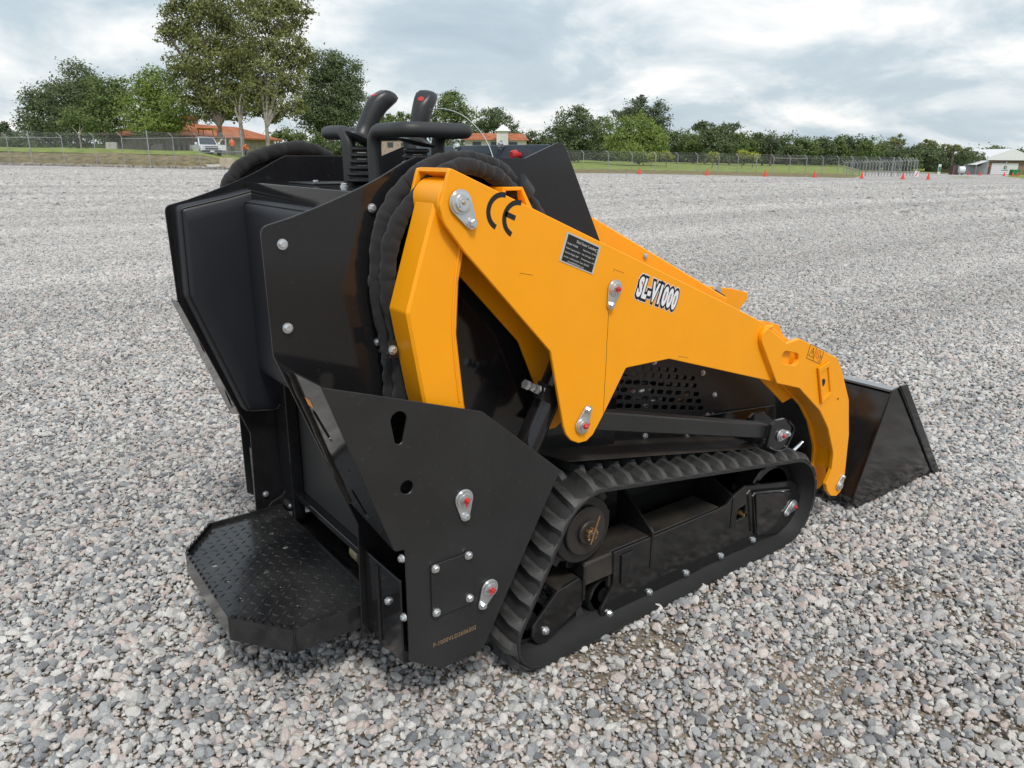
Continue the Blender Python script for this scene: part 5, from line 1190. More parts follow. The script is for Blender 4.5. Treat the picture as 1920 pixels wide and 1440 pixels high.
row = [((1270, 264, 22, 24), 'leaf_dark', 'dark tree at the left start of the long tree row'), ((1300, 270, 26, 24), 'leaf_mid', 'mid green tree low in the long row, left part'), ((1322, 240, 24, 14), 'leaf_dark', 'highest dark crown of the long tree row'), ((1345, 265, 34, 28), 'leaf_dark', 'broad dark tree under the highest crown of the long row'), ((1368, 246, 18, 18), 'leaf_blue', 'small grey-green crown next to the highest crown'),
       ((1395, 272, 26, 24), 'leaf_mid', 'mid green tree behind the yellow-green young trees'), ((1430, 270, 28, 24), 'leaf_dark', 'dark tree above the railed fence section'), ((1445, 264, 14, 12), 'leaf_blue', 'small tuft beside the distant blue gap'), ((1476, 274, 26, 22), 'leaf_dark', 'rounded dark tree right of the distant blue gap'), ((1510, 278, 26, 20), 'leaf_mid', 'low mid green tree right of the railed fence'),
       ((1545, 276, 26, 20), 'leaf_dark', 'dark tree halfway along the right fence'), ((1580, 276, 26, 22), 'leaf_mid', 'mid green tree left of the dense fence enclosure'), ((1605, 268, 16, 14), 'leaf_blue', 'thin airy crown over the fence enclosure, left'), ((1635, 278, 24, 22), 'leaf_mid', 'greyish bushy tree over the fence enclosure'), ((1665, 284, 26, 20), 'leaf_dark', 'dark tree under the umbrella crown'),
       ((1700, 290, 28, 18), 'leaf_dark', 'dark low tree behind the enclosure corner'), ((1740, 292, 30, 18), 'leaf_dark', 'dark low tree behind the striped sign'), ((1780, 294, 30, 18), 'leaf_dark', 'dark low tree left of the white tent'), ((1820, 298, 28, 16), 'leaf_dark', 'dark low tree next to the gabled building')]
for (lb, mt, lab) in row:
    u, v, ru, rv = lb; tree(lab, 128 + (u % 17), (u, 308), [lb, (u + 6, v + 12, ru * .9, rv * .8), (u - 8, v - rv * .35, ru * .5, rv * .5)], mt, GR, leaf=.40, per=820, spread=.30)
for (u, v, ru, rv, lab) in ((1682, 262, 15, 10, 'umbrella-shaped tree standing out of the row, leftmost'), (1738, 272, 18, 12, 'airy umbrella-shaped tree standing out of the row, middle'), (1785, 276, 17, 8, 'flat brownish umbrella tree left of the white tent'), (1812, 283, 9, 7, 'small umbrella tree, rightmost of the umbrella trees'), (1866, 281, 14, 9, 'olive crown rising behind the gabled building')):
    tree(lab, 135 if u < 1850 else 172, (u, 308), [(u, v, ru, rv), (u - ru * .6, v + 4, ru * .5, rv * .7), (u + ru * .6, v + 3, ru * .5, rv * .7)], 'leaf_euca', GR, leaf=.36, per=620, tr=.18, spread=.24)
for (u, v, r, lab) in ((1250, 290, 10, 'young yellowish tree nearest the bright round tree'), (1336, 291, 9, 'young yellow-green tree between fence posts'), (1392, 287, 11, 'young yellow-green tree left of the railed fence'), (1412, 289, 9, 'young yellow-green tree close beside its neighbour'), (1222, 292, 9, 'small lime shrub under the bright round tree')):
    tree(lab, 98, (u, 311), [(u, v, r, 6), (u + 4, v + 5, r * .8, 5)], 'leaf_yellow', 'young trees on the grass strip', leaf=.28, per=700, tr=.05)
# far wood closing the gaps
wl3 = []
g = np.random.default_rng(5)
for u in list(range(1030, 1960, 16)) + list(range(560, 1030, 30)):
    c = sD(u, 292 + g.uniform(-5, 5) + (8 if u > 1600 else 0) - (12 if u < 1030 else 0), 165 + g.uniform(-6, 6)); wl3.append((tuple(c), 3.0, 3.0, 1.7 + g.uniform(0, .5)))
wd_ = crown_mesh('far_wood', wl3, .62, 'leaf_dark', None, 1200, 99, .5); wd_['kind'] = 'stuff'; wd_['label'] = 'unbroken dark green wood closing the far side of the yard'
for k in range(2):
    hv = [];
    for i, u in enumerate(range(-900, 3000, 60)): q = hp(u, 1500 + 300 * k); hv += [(q.x, q.y, -30), (q.x, q.y, 14 + 10 * k + 16 * mnoise.noise(Vector((u * .004, k * 3., 0))))]
struct(MB().add(hv, [(2 * i, 2 * i + 2, 2 * i + 3, 2 * i + 1) for i in range(len(hv) // 2 - 1)]).build('hills', 'far_green', smooth=0))

# ---- fences
def fence(label, posts, top_arm, rails, mesh=True, wires=True, name='chain_link_fence', r=.032, group=None):
    """posts: (u, D, height, straight?)"""
    root = empty(name, hp(posts[0][0], posts[0][1]), label, 'fence', group); P = []
    for (u, D, zb, h_, straight) in posts:
        b = hp(u, D); b.z = zb; P.append((b, h_, straight)); rr_ = r * (1.5 if straight else 1)
        mb = MB()
        if straight: mb.tube([b - Vector((0, 0, .3)), b + Vector((0, 0, h_))], rr_, 8)
        else: mb.tube([b - Vector((0, 0, .3)), b + Vector((0, 0, h_ - .35)), b + Vector((0, 0, h_ - .3)) + top_arm * .03, b + Vector((0, 0, h_)) + top_arm * .34], rr_, 8)
        mb.build('post', 'galvanised', root)
    for (i, j, fr) in rails:
        a, b = P[i], P[j]; MB().tube([a[0] + Vector((0, 0, a[1] * fr)), b[0] + Vector((0, 0, b[1] * fr))], .028, 6).build('rail', 'galvanised', root)
    if wires:
        for k in range(3):
            MB().tube([q[0] + Vector((0, 0, q[1] - .30 + .12 * k)) + top_arm * (.06 + .12 * k) for q in P], .008, 4).build('barbed_wire', 'galvanised', root)
    if mesh:
        for a, b in zip(P, P[1:]):
            lo, hi = .05, .86; me = MB().add([a[0] + Vector((0, 0, lo)), b[0] + Vector((0, 0, lo)), b[0] + Vector((0, 0, b[1] * hi)), a[0] + Vector((0, 0, a[1] * hi))], [(0, 1, 2, 3)]).build('wire_mesh', 'chain_link', root, smooth=0)
    return root
pl = []
for u, st in ((-40, 0), (19, 0), (60, 1), (121, 0), (181, 0), (233, 0), (281, 1), (328, 0), (375, 0), (427, 0), (456, 1)):
    zb = zv(u, 306, 68.); pl.append((u, 68., zb, zv(u, 249 if not st else 245, 68.) - zb, st))
fence('grey chain link fence with barbed wire in front of the left lawn', pl, (-rt * .9 - fw * .1).normalized(), [(0, 3, .84), (5, 10, .80), (8, 10, .35)])
pr_ = []
for i, u in enumerate((1045, 1094, 1141, 1185, 1229, 1271, 1308, 1348, 1384, 1419, 1451, 1482, 1513, 1544, 1573, 1600, 1626, 1652, 1676, 1689)):
    vb = 319 + (u - 1094) * .014; vt = 281.5 + (u - 1094) * .022; zb = zv(u, vb, 86.); pr_.append((u, 86., zb, zv(u, vt, 86.) - zb, u in (1676,)))
fence('long chain link fence with bent barbed wire arms along the grass strip', pr_, (-rt * .95).normalized(), [(10, 12, .80)], r=.045)
pe = []
for i in range(24):
    u = 1585 + (1722 - 1585) * i / 23; zb = zv(u, 324.5 + .1 * i / 23, 82.); pe.append((u, 82. + (i % 2), zb, zv(u, 300.5, 82.) - zb + (.25 if i > 17 else 0), False))
fence('dense grey fenced enclosure of close posts right of the long fence', pe, (-rt).normalized(), [(0, 23, .82), (0, 23, .10)], r=.04, wires=False)

# ---- traffic cones
cone = MB().tube([(0, 0, .03), (0, 0, .60), (0, 0, .66)], [.155, .035, .025], 14).v and None
def cone_thing(u, D, label, s=1.):
    q = hp(u, D); root = empty('traffic_cone', q, label, 'traffic cone', 'orange cones along the edge of the yard')
    MB().tube([q + Vector((0, 0, .03)), q + Vector((0, 0, .62 * s)), q + Vector((0, 0, .68 * s))], [.17 * s, .045, .03], 14).build('cone_body', 'cone_orange', root)
    MB().box(q.x - .2 * s, q.x + .2 * s, q.y - .2 * s, q.y + .2 * s, q.z, q.z + .045).build('cone_base', 'cone_orange', root)
for k, (u, D) in enumerate(((1200, 70), (1328, 70), (1438, 70), (1531, 70), (1620, 70), (1698, 70), (1746, 71), (1821, 118), (1842, 116), (1888, 112), (1904, 112), (1913, 112))):
    cone_thing(u, D, ('orange traffic cone right of the black engine hood, leftmost of the row', 'orange traffic cone second from the left in the row', 'orange traffic cone third from the left, near the railed fence', 'orange traffic cone fourth from the left in the row', 'orange traffic cone in front of the fence enclosure', 'orange traffic cone at the right end of the fence enclosure', 'orange traffic cone just right of the striped sign', 'small far orange cone left of the white tent', 'small far orange cone in front of the white tent', 'small far orange cone in front of the white roller door', 'small far orange cone left of the green bin', 'small far orange cone right of the green bin')[k], 0.93 if k < 7 else .9)

# ---- buildings
def quad(name, pts, mat, parent): return MB().add(pts, [tuple(range(len(pts)))]).build(name, mat, parent, smooth=0)
def boxy(name, O_, ux, uy, dx_, dy_, z0, z1, mat, parent, **k):
    c = [O_ + ux * a + uy * b for a, b in ((0, 0), (dx_, 0), (dx_, dy_), (0, dy_))]
    return MB().hexa([(q.x, q.y, z0) for q in c], [(q.x, q.y, z1) for q in c]).build(name, mat, parent, smooth=0, **k)
# tiled house on the left
A, Bp = hp(312, 88), hp(516, 114); ux = (Bp - A); ux.z = 0; LH = ux.length; ux.normalize(); uy = Vector((-ux.y, ux.x, 0))
if uy.dot(fw) < 0: uy = -uy
z0 = 1.2; ze = 3.75; zr = 5.3; WD = 7.
house = empty('tiled_house', A, 'low stone house with an orange clay tile roof behind the pickup', 'house')
boxy('wall', A, ux, uy, LH, WD, z0, ze, 'stone_wall', house)
ov = .9; e = [A - ux * ov - uy * ov, A + ux * (LH + ov) - uy * ov, A + ux * (LH + ov) + uy * (WD + ov), A - ux * ov + uy * (WD + ov)]; r0_, r1_ = A + ux * 4 + uy * WD / 2, A + ux * (LH - 4) + uy * WD / 2
V = [(q.x, q.y, ze - .05) for q in e] + [(r0_.x, r0_.y, zr), (r1_.x, r1_.y, zr)] + [(q.x, q.y, ze - .25) for q in e]
roof = MB().add(V, [(0, 1, 5, 4), (1, 2, 5), (2, 3, 4, 5), (3, 0, 4), (6, 7, 1, 0), (7, 8, 2, 1), (8, 9, 3, 2), (9, 6, 0, 3), (9, 8, 7, 6)]).build('roof', 'clay_tile', house, smooth=0)
boxy('roof_lantern', A + ux * (LH * .42) + uy * 4, ux, uy, 2.6, 2.6, 5.0, zr + .75, 'pink_stone', roof); boxy('lantern_cap', A + ux * (LH * .42 - .3) + uy * 3.7, ux, uy, 3.2, 3.2, zr + .75, zr + .95, 'clay_tile', roof)
for k in range(9):
    o_ = A + ux * (2.0 + k * 1.15) - uy * .03; boxy('window', o_, ux, uy, .42, .06, 1.5, 3.0, 'car_glass', house)
# white house with a roof tower
A = hp(872, 116); ux = rt.copy(); uy = fw.copy()
vh = empty('white_house', A, 'white house with terracotta roof and a small capped tower', 'house'); S_ = 130 / FPX
boxy('wall', A, ux, uy, 9.5, 7, ground(A) - .5, zv(900, 262, 116), 'white_wall', vh)
zeq, zrq = zv(900, 262.5, 116), zv(900, 250, 119)
c = [A - ux * .4 - uy * .5, A + ux * 9.9 - uy * .5, A + ux * 9.9 + uy * 7.5, A - ux * .4 + uy * 7.5]
MB().add([(q.x, q.y, zeq) for q in c] + [(*(A + ux * .6 + uy * 3.5).xy, zrq), (*(A + ux * 8.9 + uy * 3.5).xy, zrq)], [(0, 1, 5, 4), (1, 2, 5), (2, 3, 4, 5), (3, 0, 4), (3, 2, 1, 0)]).build('roof', 'clay_tile', vh, smooth=0)
tq = hp(931, 114); boxy('tower', tq, ux, uy, 1.75, 1.75, 2.5, zv(940, 246, 114), 'white_wall', vh)
zt = zv(940, 246, 114); c = [tq - ux * .25 - uy * .25, tq + ux * 2.2 - uy * .25, tq + ux * 2.2 + uy * 2.2, tq - ux * .25 + uy * 2.2]; m0 = tq + ux * .97 + uy * .97
MB().add([(q.x, q.y, zt) for q in c] + [(m0.x, m0.y, zt + .95)], [(0, 1, 4), (1, 2, 4), (2, 3, 4), (3, 0, 4), (3, 2, 1, 0)]).build('tower_cap', 'roof_white', vh, smooth=0)
for k in range(3): boxy('window', A + ux * (1.2 + 2.8 * k) - uy * .05, ux, uy, 1.3, .08, zv(900, 275, 116), zv(900, 266, 116), 'car_glass', vh)
# pinkish stone building seen between the handles
A = hp(690, 104); ph_ = empty('stone_building', A, 'pinkish stone wall building glimpsed between the hand grips', 'building')
boxy('wall', A, rt, fw, 6.2, 5, ground(A) - .3, zv(720, 259, 104), 'pink_stone', ph_); boxy('roof', A - rt * .3 - fw * .3, rt, fw, 6.8, 5.6, zv(720, 259, 104), zv(720, 257, 104), 'clay_tile', ph_)
for k in range(3): boxy('window', A + rt * (.9 + 1.9 * k) - fw * .05, rt, fw, .8, .08, zv(720, 276, 104), zv(720, 267, 104), 'car_glass', ph_)
# gabled depot on the right
D = 140; A = hp(1853, D); gb = ground(A); dep = empty('gabled_depot', A, 'brick depot with white gable roof and white roller door at right edge', 'building'); LW = 17.
ze_, zr_ = zv(1855, 296.5, D), zv(1893, 279, D)
boxy('wall', A, rt, fw, 7.6, 22, gb - .2, ze_, 'brick_wall', dep)
mid_ = 4.0
c0 = A - rt * .9 - fw * .6; gp_ = [(c0, ze_ - .0), (A + rt * mid_ - fw * .6, zr_), (A + rt * 8.9 - fw * .6, ze_)]
fr = [Vector((q.x, q.y, z_)) for q, z_ in gp_]; bk_ = [q + fw * 23.4 for q in fr]
MB().add(fr + bk_ + [q - Vector((0, 0, .35)) for q in (fr[0], fr[2], bk_[0], bk_[2])], [(0, 1, 4, 3), (1, 2, 5, 4), (0, 2, 1), (3, 4, 5), (0, 6, 7, 2), (0, 3, 8, 6), (2, 7, 9, 5)]).build('roof', 'roof_white', dep, smooth=0)
dq = hp(1861, D) - fw * .08; zd = zv(1880, 306, D)
rdoor = boxy('roller_door', dq, rt, fw, 5.0, .1, gb, zd, 'door_white', dep)
ecx = dq + rt * 2.6 - fw * .03; ez = zv(1886, 314, D)
MB().tube([Vector((ecx.x, ecx.y, ez)) + rt * (.26 * math.cos(a)) + Vector((0, 0, .26 * math.sin(a))) for a in [k * math.pi / 8 for k in range(17)]], .05, 6).build('emblem', 'dark_steel', rdoor)
MB().tube([Vector((ecx.x, ecx.y, ez - .12)) - rt * .07, Vector((ecx.x, ecx.y, ez + .12)) - rt * .07], .05, 6).build('emblem', 'dark_steel', rdoor)
for k in range(9): boxy('emblem_lettering', ecx + rt * (-.62 + .14 * k), rt, fw, .10, .02, ez - .56, ez - .45, 'dark_steel', rdoor)
for k in range(1, 6): boxy('door_panel_seam', dq - fw * .012, rt, fw, 5.0, .02, gb + (zd - gb) * k / 6 - .012, gb + (zd - gb) * k / 6 + .012, 'galvanised', rdoor)
lq = hp(1886, D) - fw * .25; boxy('wall_lamp', lq, rt, fw, .2, .2, zv(1886, 305, D), zv(1886, 303, D), 'roof_white', dep)
# white canopy tent
A = hp(1833, 124); tn = empty('canopy_tent', A, 'white canopy tent with a sloping roof beside the depot', 'tent'); g0_ = ground(A)
a_, b_ = A, A + rt * 1.95
MB().add([(a_.x, a_.y, zv(1833, 309, 124)), (b_.x, b_.y, zv(1850, 301, 124)), (*(b_ + fw * 4).xy, zv(1850, 301, 124)), (*(a_ + fw * 4).xy, zv(1833, 309, 124))], [(0, 1, 2, 3)]).build('roof_sheet', 'tent_white', tn, smooth=0)
MB().add([(*(b_ + fw * 0).xy, g0_), (*(b_ + fw * 4).xy, g0_), (*(b_ + fw * 4).xy, zv(1850, 301, 124)), (b_.x, b_.y, zv(1850, 301, 124))], [(0, 1, 2, 3)]).build('side_sheet', 'tent_white', tn, smooth=0)
MB().add([(*(a_ + fw * 3.9).xy, g0_), (*(b_ + fw * 3.9).xy, g0_), (*(b_ + fw * 3.9).xy, zv(1850, 302, 124)), (*(a_ + fw * 3.9).xy, zv(1833, 310, 124))], [(0, 1, 2, 3)]).build('back_sheet', 'tent_white', tn, smooth=0)
for q in (a_, b_, a_ + fw * 3.9): MB().tube([(q.x, q.y, g0_), (q.x, q.y, zv(1833, 309, 124))], .05, 6).build('pole', 'galvanised', tn)
def crate(name, label, cat, u, D, wd, dp, v0, mat, extras=()):
    A_ = hp(u, D); r_ = empty(name, A_, label, cat); zt_ = zv(u, v0, D); boxy('body', A_, rt, fw, wd, dp, ground(A_) - .02, zt_, mat, r_, bev=.02)
    for (nm, a, b, c0_, c1_, mt) in extras: boxy(nm, A_ + rt * a - fw * .03, rt, fw, b, .05, ground(A_) + c0_, ground(A_) + c1_, mt, r_)
    return A_
crate('waste_bin', 'green wheeled waste bin right of the white roller door', 'bin', 1903, 128, 1.3, .9, 318, 'bin_green', (('lid', -.05, 1.4, .72, .84, 'bin_green'), ('wheel', .1, .2, -.02, .18, 'tyre'), ('wheel', 1.0, .2, -.02, .18, 'tyre')))
crate('cabinet', 'dark red cabinet between tent and depot wall', 'cabinet', 1852, 132, .75, .6, 309, 'cabinet_red', (('door', .08, .58, .2, 1.4, 'dark_steel'),))
crate('storage_container', 'small brown container with white tank left of the tent', 'container', 1791, 118, .95, 1.2, 309, 'dark_steel', (('frame', -.03, .06, 0, 1.3, 'cone_orange'),))
tq = hp(1799, 118); rz_ = empty('white_tank', tq, 'round white tank beside the small brown container', 'tank'); MB().tube([tq + Vector((0, 0, .75)), tq + rt * .1 + Vector((0, 0, .75)), tq + rt * .95 + Vector((0, 0, .75)), tq + rt * 1.05 + Vector((0, 0, .75))], [.35, .55, .55, .3], 18).build('tank_shell', 'door_white', rz_); 
for k in (.2, .85): boxy('leg', tq + rt * k, rt, fw, .08, .5, ground(tq), ground(tq) + .4, 'dark_steel', rz_)
crate('notice_board', 'pale green framed board on the far fence', 'board', 1762, 120, .45, .1, 308, 'tent_white', (('panel', .05, .35, .4, 1.15, 'bin_green'),))
A = hp(1719, 79); sg = empty('striped_sign', A, 'white board with a red diagonal stripe at the fence enclosure corner', 'sign')
boxy('board', A, rt, fw, .46, .04, ground(A) + .08, ground(A) + .72, 'door_white', sg)
b_ = A - fw * .012; zz = ground(A) + .1
MB().add([(*(b_ + rt * .04).xy, zz + .06), (*(b_ + rt * .16).xy, zz + .06), (*(b_ + rt * .42).xy, zz + .56), (*(b_ + rt * .30).xy, zz + .56)], [(0, 1, 2, 3)]).build('stripe', 'cone_orange', sg, smooth=0)
for k in (.03, .40): boxy('leg', A + rt * k + fw * .05, rt, fw, .03, .03, ground(A), ground(A) + .5, 'galvanised', sg)
# concrete pieces on the left
A = hp(411, 66.2); blk = empty('concrete_block', A, 'beige concrete block at the driveway entrance', 'block'); boxy('block', A, rt, fw, 1.2, .8, ground(A) - .1, zv(420, 296, 66), 'block_beige', blk, bev=.02)
for k, (u, lab) in enumerate(((286, 'grey concrete barrier in front of the tiled house'), (201, 'grey concrete barrier left of the white van'))):
    A = hp(u, 86); jb = empty('concrete_barrier', A, lab, 'barrier', 'concrete barriers on the lawn'); zb_ = zv(u, 284 if k == 0 else 281, 86)
    q = lambda a, b, z_: tuple((A + rt * a + fw * b).xy) + (zb_ + z_,)
    MB().hexa([q(0, 0, -.1), q(0, .6, -.1), q(0, .4, .85), q(0, .2, .85)], [q(1.25, 0, -.1), q(1.25, .6, -.1), q(1.25, .4, .85), q(1.25, .2, .85)]).build('barrier_body', 'concrete', jb, smooth=0)

# ---- vehicles
def vehicle(name, label, cat, O_, yaw, kind):
    """local x forward, y left"""
    f_ = Vector((math.cos(yaw), math.sin(yaw), 0)); l_ = Vector((-f_.y, f_.x, 0)); root = empty(name, O_, label, cat)
    W = lambda x, y, z: O_ + f_ * x + l_ * y + Vector((0, 0, z))
    def prism(nm, prof, hw, mat, par, bev=.04, hw2=None):
        n = len(prof); vv = [W(x, -hw if hw2 is None else -(hw2 if z > 1.25 else hw), z) for x, z in prof] + [W(x, hw if hw2 is None else (hw2 if z > 1.25 else hw), z) for x, z in prof]
        return MB().add(vv, [tuple(range(n)), tuple(range(2 * n - 1, n - 1, -1))] + [(i, (i + 1) % n, n + (i + 1) % n, n + i) for i in range(n)]).build(nm, mat, par, bev=bev, seg=2, smooth=40)
    if kind == 'pickup':
        bd = prism('body', [(-2.85, .55), (-2.85, 1.12), (-.55, 1.14), (1.15, 1.12), (2.55, 1.06), (2.75, .95), (2.78, .50), (1.9, .42), (-2.1, .42)], .98, 'car_white', root, .06)
        cb = prism('cabin', [(-.95, 1.10), (-.75, 1.80), (-.5, 1.90), (.35, 1.90), (.62, 1.80), (1.35, 1.12)], .93, 'car_white', root, .05, .76)
        def pane(nm, pts): return MB().add([W(*q) for q in pts], [(0, 1, 2, 3)]).build(nm, 'car_glass', cb, smooth=0)
        pane('windscreen', [(1.33, -.80, 1.17), (1.33, .80, 1.17), (.70, .68, 1.80), (.70, -.68, 1.80)])
        for s_ in (-1, 1): pane('side_window', [(1.05, s_ * .945, 1.17), (.15, s_ * .945, 1.17), (.15, s_ * .80, 1.76), (.55, s_ * .80, 1.76)]); pane('side_window', [(.05, s_ * .945, 1.17), (-.75, s_ * .945, 1.17), (-.65, s_ * .80, 1.76), (.05, s_ * .80, 1.76)])
        gr = MB().hexa([W(2.70, -.62, .70), W(2.70, .62, .70), W(2.70, .62, 1.0), W(2.70, -.62, 1.0)], [W(2.80, -.60, .70), W(2.80, .60, .70), W(2.77, .60, 1.0), W(2.77, -.60, 1.0)]).build('grille', 'grille_dark', bd)
        MB().hexa([W(2.79, -.62, .82), W(2.79, .62, .82), W(2.79, .62, .90), W(2.79, -.62, .90)], [W(2.82, -.62, .82), W(2.82, .62, .82), W(2.82, .62, .90), W(2.82, -.62, .90)]).build('grille_bar', 'zinc', bd)
        for s_ in (-1, 1): MB().hexa([W(2.66, s_ * .64, .80), W(2.66, s_ * .94, .80), W(2.60, s_ * .94, 1.02), W(2.66, s_ * .64, 1.02)], [W(2.80, s_ * .64, .80), W(2.77, s_ * .93, .80), W(2.72, s_ * .93, 1.0), W(2.79, s_ * .64, 1.0)]).build('headlight', 'chrome', bd)
        MB().hexa([W(2.72, -.97, .42), W(2.72, .97, .42), W(2.72, .97, .64), W(2.72, -.97, .64)], [W(2.88, -.90, .42), W(2.88, .90, .42), W(2.88, .90, .62), W(2.88, -.90, .62)]).build('bumper', 'grille_dark', bd)
        MB().hexa([W(2.885, -.2, .47), W(2.885, .2, .47), W(2.885, .2, .59), W(2.885, -.2, .59)], [W(2.895, -.2, .47), W(2.895, .2, .47), W(2.895, .2, .59), W(2.895, -.2, .59)]).build('number_plate', 'door_white', bd)
        dr = MB().hexa([W(.95, .99, .62), W(.95, 1.03, .62), W(.95, 1.03, 1.15), W(.95, .99, 1.15)], [W(.55, 1.85, .62), W(.51, 1.83, .62), W(.51, 1.83, 1.15), W(.55, 1.85, 1.15)]).build('door', 'car_white', root)
        MB().tube([W(.95, 1.02, 1.14), W(.75, 1.45, 1.70), W(.53, 1.84, 1.68), W(.53, 1.84, 1.14)], .03, 6).build('door_frame', 'car_white', dr)
        for s_ in (-1, 1): MB().hexa([W(1.0, s_ * .98, 1.15), W(1.0, s_ * 1.2, 1.15), W(1.0, s_ * 1.2, 1.38), W(1.0, s_ * .98, 1.38)], [W(1.1, s_ * .98, 1.15), W(1.1, s_ * 1.2, 1.15), W(1.1, s_ * 1.2, 1.38), W(1.1, s_ * .98, 1.38)]).build('mirror', 'car_white', root, bev=.03)
        wx = (-1.85, 1.85)
    else:
        bd = prism('body', [(-2.2, .45), (-2.25, 1.15), (-2.1, 1.85), (.6, 1.90), (1.3, 1.15), (2.1, 1.02), (2.2, .5), (2.0, .42)], .92, 'car_white', root, .08)
        def pane(nm, pts): return MB().add([W(*q) for q in pts], [(0, 1, 2, 3)]).build(nm, 'car_glass', bd, smooth=0)
        pane('windscreen', [(1.25, -.72, 1.25), (1.25, .72, 1.25), (.70, .65, 1.80), (.70, -.65, 1.80)]); pane('rear_window', [(-2.255, -.7, 1.2), (-2.255, .7, 1.2), (-2.14, .65, 1.75), (-2.14, -.65, 1.75)])
        for s_ in (-1, 1): pane('side_window', [(1.0, s_ * .93, 1.2), (-1.9, s_ * .93, 1.2), (-1.9, s_ * .93, 1.72), (.55, s_ * .93, 1.72)])
        MB().hexa([W(2.15, -.6, .6), W(2.15, .6, .6), W(2.15, .6, .85), W(2.15, -.6, .85)], [W(2.24, -.6, .6), W(2.24, .6, .6), W(2.2, .6, .85), W(2.2, -.6, .85)]).build('grille', 'grille_dark', bd)
        wx = (-1.4, 1.45)
    for x in wx:
        for s_ in (-1, 1):
            wh = MB().tube([W(x, s_ * .72, .39), W(x, s_ * .99, .39)], .39, 22).build('wheel', 'tyre', root); MB().tube([W(x, s_ * .98, .39), W(x, s_ * 1.0, .39)], .22, 14).build('rim', 'zinc', wh)
    return root
tk = hp(388, 75.5); tk.z = zv(390, 294, 73)
yaw = math.atan2(-fw.y, -fw.x) + R_(33)
vehicle('pickup_truck', 'white pickup truck with an open door in front of the tiled house', 'pickup', tk, yaw, 'pickup')
sv = hp(234, 106); sv.z = zv(234, 279.5, 106); vehicle('parked_van', 'white van parked under the left trees', 'van', sv, yaw - R_(10), 'van')
vn = hp(822, 92); vn.z = ground(vn); vehicle('parked_van', 'white van partly hidden behind the right joystick', 'van', vn, math.atan2(rt.y, rt.x) + R_(12), 'van')
# yellow backhoe behind the pickup
bq = hp(388, 90); bq.z = zv(388, 285, 90); bh_ = empty('backhoe', bq, 'yellow backhoe with open cab behind the white pickup', 'backhoe')
boxy('hull', bq - rt * 1.0, rt, fw, 2.4, 1.6, bq.z + .7, bq.z + 1.5, 'machine_yellow', bh_); boxy('cab_roof', bq - rt * .8 - fw * .1, rt, fw, 1.9, 1.7, bq.z + 2.55, bq.z + 2.72, 'machine_yellow', bh_)
for a, b in ((-.7, 0), (1.0, 0), (-.7, 1.4), (1.0, 1.4)): boxy('cab_post', bq + rt * a + fw * b, rt, fw, .1, .1, bq.z + 1.4, bq.z + 2.6, 'machine_yellow', bh_)
for a in (-.9, .9): MB().tube([bq + rt * a + Vector((0, 0, .6)), bq + rt * (a + .35) + Vector((0, 0, .6))], .6, 20).build('wheel', 'tyre', bh_)

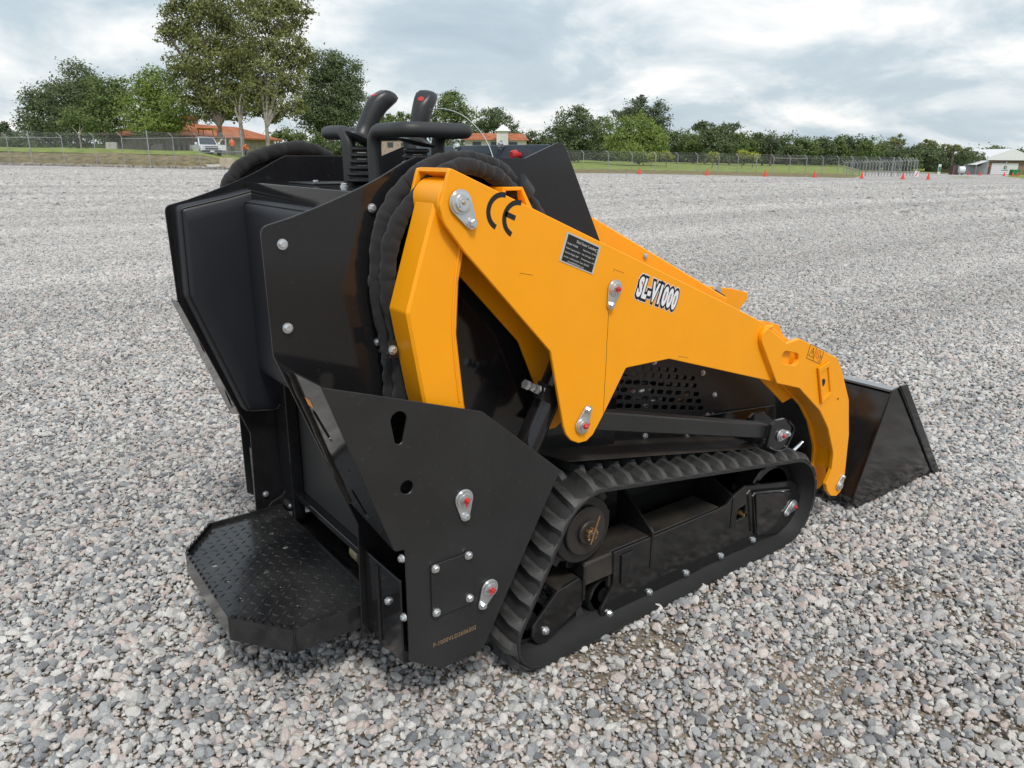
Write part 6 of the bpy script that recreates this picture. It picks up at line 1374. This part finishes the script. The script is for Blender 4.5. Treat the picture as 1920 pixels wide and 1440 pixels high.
# ---- workers by the pickup: one skin each, grown over a joint skeleton
def person(label, O_, face, joints, edges, rad, top_z):
    me = bpy.data.meshes.new('person'); f_ = Vector((math.cos(face), math.sin(face), 0)); l_ = Vector((-f_.y, f_.x, 0))
    me.from_pydata([tuple(f_ * x + l_ * y + Vector((0, 0, z))) for x, y, z in joints], edges, [])
    o = bpy.data.objects.new('person', me); COL.objects.link(o); md = o.modifiers.new('s', 'SKIN'); sd = me.skin_vertices[0].data
    for i, r_ in enumerate(rad): sd[i].radius = (r_, r_)
    sd[0].use_root = True; o.modifiers.new('d', 'SUBSURF').levels = 1
    m2 = bpy.data.meshes.new_from_object(o.evaluated_get(bpy.context.evaluated_depsgraph_get())); m2.name = 'person'; bpy.data.objects.remove(o)
    m2.materials.clear()
    for mt in ('trousers', 'vest_orange', 'skin'): m2.materials.append(MAT[mt])
    hip, neck = joints[0][2], joints[2][2]
    for pg in m2.polygons:
        z_ = pg.center.z; r2 = math.hypot(pg.center.x, pg.center.y); pg.material_index = 2 if z_ > neck + .03 else (1 if z_ > hip - .02 else 0)
    m2.polygons.foreach_set('use_smooth', [True] * len(m2.polygons))
    c = bpy.data.objects.new('person', m2); COL.objects.link(c); c.location = O_; WL[c] = Vector(O_); tag(c, label, 'person')
ED = [(0, 1), (1, 2), (2, 3), (3, 4), (2, 5), (5, 6), (6, 7), (2, 8), (8, 9), (9, 10), (0, 11), (11, 12), (12, 13), (13, 14), (0, 15), (15, 16), (16, 17), (17, 18)]
RD = [.15, .16, .13, .065, .105, .075, .055, .042, .075, .055, .042, .095, .07, .045, .05, .095, .07, .045, .05]
stand = [(0, 0, .95), (.01, 0, 1.2), (0, 0, 1.44), (.01, 0, 1.54), (.03, 0, 1.66), (0, .2, 1.42), (-.02, .25, 1.14), (.12, .22, .92), (0, -.2, 1.42), (-.02, -.25, 1.14), (.10, -.24, .90), (0, .1, .86), (.02, .11, .48), (-.01, .12, .08), (.12, .13, .04), (0, -.1, .86), (.0, -.11, .48), (-.03, -.12, .08), (.10, -.13, .04)]
crouch = [(-.25, 0, .62), (-.10, 0, .84), (.10, 0, 1.02), (.16, 0, 1.10), (.26, 0, 1.18), (.08, .2, 1.0), (.22, .24, .76), (.42, .16, .66), (.08, -.2, 1.0), (.22, -.24, .76), (.42, -.16, .66), (-.2, .1, .58), (.12, .14, .50), (-.05, .13, .08), (.10, .14, .04), (-.2, -.1, .58), (.12, -.14, .50), (-.05, -.13, .08), (.10, -.14, .04)]
pq = hp(438, 79); pq.z = zv(438, 290.5, 79); person('worker in an orange vest standing beside the white pickup', pq, math.atan2(fw.y, fw.x) + .6, stand, ED, RD, 1.7)
pq = hp(461, 78); pq.z = zv(461, 292, 78); person('worker in orange crouching by the thick fence post', pq, math.atan2(rt.y, rt.x), crouch, ED, RD, 1.2)

# ---- render settings
w.cycles.sampling_method = 'MANUAL'; w.cycles.sample_map_resolution = 512
cy = scene.cycles; cy.max_bounces = 6; cy.diffuse_bounces = 3; cy.glossy_bounces = 3; cy.transmission_bounces = 2; cy.transparent_max_bounces = 12
cy.use_denoising = True; cy.caustics_reflective = False; cy.caustics_refractive = False
